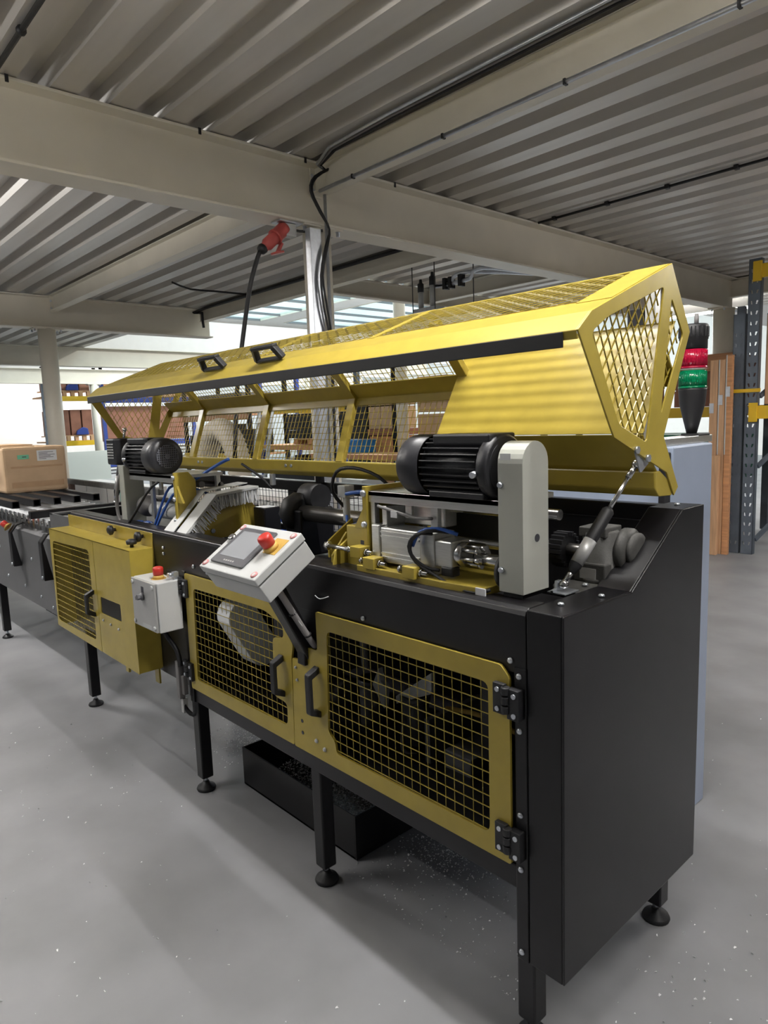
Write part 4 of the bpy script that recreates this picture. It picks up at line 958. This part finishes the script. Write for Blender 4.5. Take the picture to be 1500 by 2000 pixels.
# ---------------------------------------------------------------- racks
def rack_post(parent, x, y, h, w_=.10, d_=.07, ax='y'):
    holes = []
    z = .12
    while z < h - .1:
        holes.append([(x + .018, z + .012), (x + .030, z - .022), (x + .042, z - .022), (x + .036, z + .012)]); holes.append([(x + w_ - .018, z + .012), (x + w_ - .030, z - .022), (x + w_ - .042, z - .022), (x + w_ - .036, z + .012)]); z += .1
    p = MB().ext([(x, .005), (x + w_, .005), (x + w_, h), (x, h)], 'y', y, y + .003, holes)
    p.box(x, x + .003, y, y + d_, .005, h); p.box(x + w_ - .003, x + w_, y, y + d_, .005, h)
    return p.build('upright', RKG, parent)
PR = thing('pallet_rack', 'blue grey perforated rack uprights with yellow beams by the tall planks', 'rack', (-1.2, 6.6, 0))
rack_post(PR, -2.075, 6.2, 2.42, .115); rack_post(PR, -1.945, 6.2, 2.93, .115); rack_post(PR, -1.60, 7.25, 2.93, .10)
for z in (.15, .9, 1.6): MB().bar((-1.83, 6.27, z), (-1.60, 7.25, z + .55), .03, .04).build('brace', RKG, PR); 
for z in (1.38, 2.74):
    MB().box(-1.86, 1.6, 6.19, 6.24, z, z + .13).build('shelf_beam', RKY, PR, .004); MB().box(-1.90, -1.82, 6.175, 6.20, z - .03, z + .16).build('beam_connector', RKY, PR, .004)
MB().box(-2.09, -1.80, 6.185, 6.20, 1.645, 1.68).build('yellow_tie', RKY, PR)
SB = MB().box(-1.8, -.4, 6.3, 7.1, 1.52, 2.4).build('wooden_crate', WOOD, bevel=.01); tag(SB, 'pale wooden crate on the upper yellow rack beam at right', 'crate')
t = thing('curved_pipes', 'bent grey pipes stored low inside the right rack', 'pipes', (-1.5, 6.8, 0))
for k in range(3): MB().tube([(-1.2, 6.6 + k * .1, .10 + k * .04), (-1.6 + .05 * k, 6.65 + k * .1, .25), (-1.75 + .03 * k, 6.7 + k * .1, .55), (-1.55, 6.7 + .1 * k, 1.0 + .1 * k)], .025, 8).build('pipe', ENC, t)
# leaning planks
for i, (x0, x1, zt, mt, lb) in enumerate(((-2.235, -2.155, 1.98, WOOD, 'tall pale plank standing leftmost beside the rack upright'), (-2.15, -2.085, 1.98, WOOD, 'pale plank standing in the middle beside the rack upright'),
                                          (-2.08, -2.02, 2.02, WOODH, 'orange wood strip standing against the perforated upright'), (-2.24, -2.10, 1.02, WOOD, 'short wide board standing before the tall planks'))):
    y = 6.06 if i < 3 else 5.98
    mm = MB().box(x0, x1, y, y + .05, 0.0, zt)
    o = mm.build('wood_plank', mt, bevel=.004); tag(o, lb, 'plank', 'wooden planks by the rack upright')
    if i in (1, 2): MB().box(x0 + .002, x0 + .012, y - .004, y + .02, 1.03, zt).build('edge_strip', ENC, o)
    if i < 3: MB().box(x0 + .002, x0 + .045, y - .006, y, 1.45 + .08 * i, 1.55 + .08 * i).build('hinge_plate', ZNC, o)
# crates behind the tower
PR2 = thing('pallet_rack', 'yellow beamed rack with dark wooden crates behind the signal tower', 'rack', (-3.1, 7.4, 0))
MB().box(-4.9, -2.35, 7.0, 7.05, 1.40, 1.52).build('shelf_beam', RKY, PR2, .004); MB().box(-4.9, -2.35, 7.9, 7.95, 1.40, 1.52).build('shelf_beam', RKY, PR2, .004)
for x in (-4.95, -2.35):
    for y in (7.0, 7.9): MB().box(x, x + .08, y, y + .06, 0, 2.6).build('upright', RKG, PR2)
for i in range(3):
    t = thing('wooden_crate', ('brown wooden crate on the yellow beam, directly behind the red lens', 'brown wooden crate on the yellow beam, left of the red lens', 'orange wooden crate on the floor behind the signal tower pole')[i], 'crate', (-2.9, 7.4, 1.5))
    x0, z0 = ((-3.05, 1.525), (-4.2, 1.525), (-3.2, .05))[i]
    for k in range(3): MB().box(x0, x0 + .66, 7.02, 7.04, z0 + k * .20, z0 + k * .20 + .19).build('plank', BRN if i < 2 and k < 2 else WOODH, t, .003)
    MB().box(x0 + .01, x0 + .65, 7.04, 7.8, z0, z0 + .58).build('crate_body', BRN, t)
GT = MB().box(-3.6, -2.4, 7.05, 7.8, .66, 1.2).build('green_tarp', GRN, bevel=.03); tag(GT, 'green covered load under the yellow beam behind the tower', 'tarp')

# racks seen through the hood
RK = thing('pallet_rack', 'storage rack with yellow and orange beams seen through the hood mesh', 'rack', (-9.5, 6.8, 0))
for x in (-11.3, -8.28):
    for y in (6.4, 7.3): MB().box(x, x + .09, y, y + .07, 0, 2.7).build('upright', RKG if x > -9 else RKB, RK)
for y in (6.4, 7.32):
    MB().box(-11.2, -8.28, y, y + .05, 1.70, 1.82).build('shelf_beam', RKY, RK, .004); MB().box(-11.2, -8.28, y, y + .05, 1.00, 1.09).build('shelf_beam', WOODH, RK, .004)
MB().box(-11.2, -8.28, 6.45, 7.32, 1.075, 1.095).build('shelf_board', WOODH, RK)
def crate(x, y, z, w_, d_, h, mt, label, group, cat='crate', nm='plastic_crate'):
    t = thing(nm, label, cat, (x + w_ / 2, y + d_ / 2, z), group)
    MB().box(x, x + w_, y, y + d_, z, z + h).build('body', mt, t, .008)
    for k in range(2): MB().box(x - .008, x + w_ + .008, y - .008, y + d_ + .008, z + h * (.48 + .44 * k), z + h * (.55 + .44 * k)).build('rim', mt, t, .003)
n = 0
pos = ('first', 'second', 'third', 'fourth')
for j in range(3):
    for i in range(4):
        crate(-10.35 + i * .505, 6.46, 1.22 + j * .155, .49, .6, .15, CRATE, 'black crate, %s from left in the %s row above the pallet' % (pos[i], ('bottom', 'middle', 'top')[j]), 'black crates on the rack')
PL = thing('pallet', 'wooden pallet under the black crates on the rack', 'pallet', (-9.2, 6.8, 1.1))
for i in range(5): MB().box(-10.2 + i * .44, -10.06 + i * .44, 6.46, 7.2, 1.105, 1.19).build('block', WOODH, PL, .004)
MB().box(-10.2, -8.3, 6.46, 7.2, 1.192, 1.215).build('deck_board', WOOD, PL)
TC = thing('parts_bench', 'dark parts bench under the orange rack shelf', 'bench', (-9.6, 6.8, 0))
MB().box(-11.1, -8.35, 6.46, 7.25, 0, .62).build('bench_body', BLK, TC, .01)
for k in range(7): MB().box(-10.95 + k * .37, -10.70 + k * .37, 6.47, 6.9, .62, .74 + .08 * (k % 3)).build('parts_box', (GPNL, ENCD, CRATE)[k % 3], TC, .006)
LD = thing('step_ladder', 'grey aluminium ladder standing before the storage rack', 'ladder', (-10.8, 6.0, 0))
for x in (-11.0, -10.55): MB().bar((x, 5.9, 0), (x + .06, 6.25, 2.0), .07, .03, (1, 0, 0)).build('stile', ENC, LD)
for k in range(7): MB().bar((-10.99, 5.95 + k * .045, .28 + k * .25), (-10.5, 5.95 + k * .045, .28 + k * .25), .03, .03).build('rung', ALU, LD)
# stacks right of the column
ST = thing('storage_tower', 'tall dark crate stack beside the brown cartons behind the hood', 'stack', (-7.8, 6.3, 0))
MB().box(-8.14, -7.62, 6.1, 6.6, 0, 2.1).build('stack_body', CRATE, ST, .01)
for k in range(10): MB().box(-8.15, -7.61, 6.085, 6.1, .1 + k * .2, .22 + k * .2).build('crate_rim', CRATE, ST, .004)
CTN = []
for i in range(4):
    z = .55 + i * .36 + (.1 if i > 1 else 0)
    t = thing('carton_stack', ('lowest', 'second lowest', 'second highest', 'highest')[i] + ' layer of brown cartons right of the dark crate stack', 'cartons', (-7.3, 6.3, z), 'carton layers behind the hood')
    for k in range(2): MB().box(-7.58 + k * .29, -7.30 + k * .29, 6.1, 6.6, z, z + .345).build('carton', WOODH if i < 2 else CRT, t, .006)
PLB = thing('pallet', 'pallet base under the brown carton layers', 'pallet', (-7.3, 6.3, 0))
MB().box(-7.6, -6.98, 6.08, 6.62, .40, .55).build('deck', WOOD, PLB, .004); MB().box(-7.55, -7.03, 6.12, 6.58, 0, .40).build('base', BLK, PLB)
MB().box(-7.6, -6.98, 6.08, 6.62, 1.265, 1.365).build('deck', BRN, PLB, .004)
BK = thing('rack_post', 'black perforated post between cartons and slim white column', 'post', (-6.93, 6.1, 0)); MB().box(-6.98, -6.88, 6.05, 6.12, 0, 2.6).build('upright', BLK, BK, .003)
for i in range(3):
    o = MB().box(-6.58, -6.0, 6.2, 6.7, .5 + i * .55, 1.02 + i * .55).build('carton', CRT, bevel=.008); tag(o, ('lowest', 'middle', 'highest')[i] + ' large carton right of the slim white column', 'carton', 'cartons by the slim column')
o = MB().box(-6.55, -6.03, 6.25, 6.65, 0, .5).build('grey_plinth', GPNL); tag(o, 'grey plinth under the large cartons', 'plinth')
BB = thing('plastic_bin', 'bright blue plastic bin in front of the dark crate stack', 'bin', (-7.6, 5.7, 0)); MB().box(-7.72, -7.15, 5.5, 5.85, 1.02, 1.22).build('body', BIN, BB, .01); MB().box(-7.73, -7.14, 5.49, 5.86, 1.19, 1.225).build('rim', BIN, BB, .003)
WT = thing('work_table', 'orange wooden work table holding the blue bin', 'table', (-7.2, 5.7, 0))
MB().box(-8.1, -6.1, 5.3, 5.9, .95, 1.02).build('table_top', WOODH, WT, .005)
for x in (-8.05, -6.2):
    for y in (5.35, 5.8): MB().box(x, x + .06, y, y + .06, 0, .95).build('leg', ENC, WT, .003)
o = MB().ball((-7.05, 5.05, .86), .16, 16).build('blue_bag', RKB); tag(o, 'dark blue round bag on the grey stand', 'bag')
o = MB().box(-7.3, -6.4, 4.9, 5.3, 0, .70).build('grey_stand', ENC, bevel=.006); tag(o, 'light grey stand in front of the work table', 'stand')

RK3 = thing('pallet_rack', 'brown loaded rack behind the corrugated duct', 'rack', (-13, 6.8, 0))
for x in (-14.6, -11.75):
    for y in (6.4, 7.3): MB().box(x, x + .09, y, y + .07, 0, 2.9).build('upright', BLK, RK3)
for z in (.78, 1.62): MB().box(-14.6, -11.7, 6.38, 6.43, z, z + .12).build('shelf_beam', RKY if z < 1 else WOODH, RK3, .004); 
for z in (.78, 1.62): MB().box(-14.6, -11.7, 6.43, 7.3, z + .09, z + .12).build('shelf_board', WOODH, RK3)
for i in range(5):
    o = MB().box(-14.45 + i * .53, -13.98 + i * .53, 6.46, 7.1, .905, 1.30 + .12 * (i % 3)).build('brown_load', BRN if i % 2 else CRATE, bevel=.01); tag(o, ('leftmost', 'second', 'middle', 'fourth', 'rightmost')[i] + ' load on the lower shelf behind the corrugated duct', 'load', 'loads behind the duct')
o = MB().box(-14.4, -12.0, 6.46, 7.2, 1.745, 2.2).build('grey_load', GPNL, bevel=.01); tag(o, 'grey load on the upper shelf behind the corrugated duct', 'load')
# far left racks with boards
FR = thing('pallet_rack', 'far rack with yellow beams and brown boards left of the hood', 'rack', (-20, 5.6, 0))
for y in (4.85, 6.25): MB().box(-19.9, -19.8, y, y + .1, 0, 3.3).build('upright', RKG, FR)
for z in (1.10, 2.36): MB().box(-19.86, -19.80, 4.9, 6.3, z, z + .14).build('shelf_beam', RKY, FR, .005)
for z in (1.10, 2.36): MB().box(-20.9, -19.86, 4.9, 6.3, z + .1, z + .14).build('shelf_board', WOOD, FR)
for j, z in enumerate((1.40, 2.66)):
    PLJ = thing('pallet', ('pallet on the lower', 'pallet on the upper')[j] + ' yellow shelf of the far rack', 'pallet', (-20.1, 5.5, z - .15))
    for i in range(6): MB().box(-19.95, -19.85, 4.98 + i * .22, 5.08 + i * .22, z - .155, z - .03).build('block', WOOD, PLJ)
    MB().box(-20.6, -19.85, 4.95, 6.2, z - .03, z).build('deck', WOOD, PLJ)
    for i in range(4):
        o = MB().box(-20.4, -20.0 + .03 * i, 4.97 + i * .31, 5.25 + i * .31, z, z + (.72 if j == 0 else .66) - .03 * (i == 0)).build('brown_board', BRN, bevel=.005)
        tag(o, 'brown board pack, %s from the left on the %s yellow shelf' % (pos[i], ('lower', 'upper')[j]), 'board', 'brown board packs on the far rack')
for i, (y, z, mt, lb) in enumerate(((5.02, 2.665, BIN, 'light blue folded sheet on the upper far shelf'), (5.48, 2.665, RKB, 'dark blue folded cover on the upper far shelf'), (5.66, 1.405, RKB, 'small dark blue cloth on the lower far shelf'))):
    o = MB().ext([(y, z), (y + .36, z), (y + .34, z + .18), (y + .2, z + .22), (y + .03, z + .12)], 'x', -19.86, -19.78).build('folded_cover', mt, bevel=.02); tag(o, lb, 'cover')
FR2 = thing('pallet_rack', 'far rack with dark blue beams and pale shelf seen through the hood end', 'rack', (-20, 7.6, 0))
for y in (6.45, 9.3): MB().box(-19.9, -19.8, y, y + .1, 0, 3.4).build('upright', RKB, FR2)
for z in (.42, 1.0, 2.3): MB().box(-19.86, -19.80, 6.5, 9.4, z, z + .16).build('shelf_beam', RKB, FR2, .005)
MB().box(-20.9, -19.82, 6.55, 9.3, 2.46, 2.75).build('pale_load', WOOD, FR2, .01)
for i in range(8): MB().box(-19.95, -19.88, 6.6, 9.2, .20 + i * .10, .24 + i * .10).build('shutter_slat', GPNL, FR2)
o = MB().box(-20.6, -19.95, 6.6, 9.2, 1.17, 2.2).build('brown_load', BRN, bevel=.01); tag(o, 'large brown load under the blue beam of the far rack', 'load')
for i in range(3):
    o = MB().box(-20.5, -19.95, 6.7 + i * .8, 7.3 + i * .8, 2.752, 3.15).build('carton', CRT if i % 2 else WOODH, bevel=.01); tag(o, '%s carton from the left on the pale shelf load' % pos[i].capitalize(), 'carton', 'cartons on the far blue rack')
GPN = thing('glass_partition', 'frosted partition panels below the yellow shelves', 'partition', (-18.9, 5.4, 0))
MB().box(-18.9, -18.86, 4.95, 6.2, .15, .95).build('panel', GLSP, GPN, .003); MB().box(-18.92, -18.84, 4.9, 6.3, .08, .15).build('bottom_rail', ENC, GPN); MB().box(-18.92, -18.84, 4.9, 4.96, 0, .98).build('frame_post', ENC, GPN)

# pipework under the far deck
PP = thing('valve_manifold', 'air pipe manifold with two filter cups under the far deck', 'pipework', (-4.6, 4.6, 2.9))
for x, h in ((-4.78, 3.04), (-4.60, 3.09)):
    MB().cyl((x, 4.5, 2.72), (x, 4.5, h - .12), .030, 14).build('filter_cup', ENC, PP); MB().lathe([(.036, 0), (.036, .09), (.02, .10), (.015, .14)], (x, 4.5, h - .14), (0, 0, 1), 14).build('filter_head', BLKM, PP)
MB().box(-4.86, -4.52, 4.45, 4.60, 2.68, 2.72).build('bracket', ZNC, PP, .003)
for k in range(2):
    MB().tube([(-4.55, 4.5, 2.93), (-4.40, 4.5, 2.92), (-4.32 + .25 * k, 4.5, 2.93), (-4.25 + .25 * k, 4.5, 3.0), (-4.0 + .2 * k, 4.6, 3.0), (-3.5, 5.2 + k * .35, 2.95), (-3.24, 5.6 + .35 * k, 2.93)], .022, 8).build('pipe', ZNC, PP)
for x in (-4.42, -4.34, -4.2): MB().box(x, x + .04, 4.46, 4.54, 2.87, 2.99).build('valve', BLKM, PP, .005)
for p in ((-4.86, 4.45), (-4.52, 4.45), (-4.1, 4.6)): MB().cyl((p[0], p[1], 2.68), (p[0], p[1], 3.189), .006, 6).build('threaded_rod', GCAST, PP)
# closing walls of the hall on the sides the photograph looks away from
MB().box(4.2, 4.4, -8, 22, 0, 9).build('wall_near', GWL, kind='structure', label='grey clad wall beside the aisle')
MB().box(-26, 4.4, -8.2, -8, 0, 9).build('wall_aisle', GWL, kind='structure', label='grey clad wall along the aisle')
MB().box(-26, -14.3, -8, 3.72, 5.9, 6.05).build('ceiling', WHT, kind='structure', label='white roof over the far racks')
MB().box(-5.55, 4.4, 11.6, 22, 3.46, 3.6).build('ceiling', WHT, kind='structure', label='white roof over the far aisle')
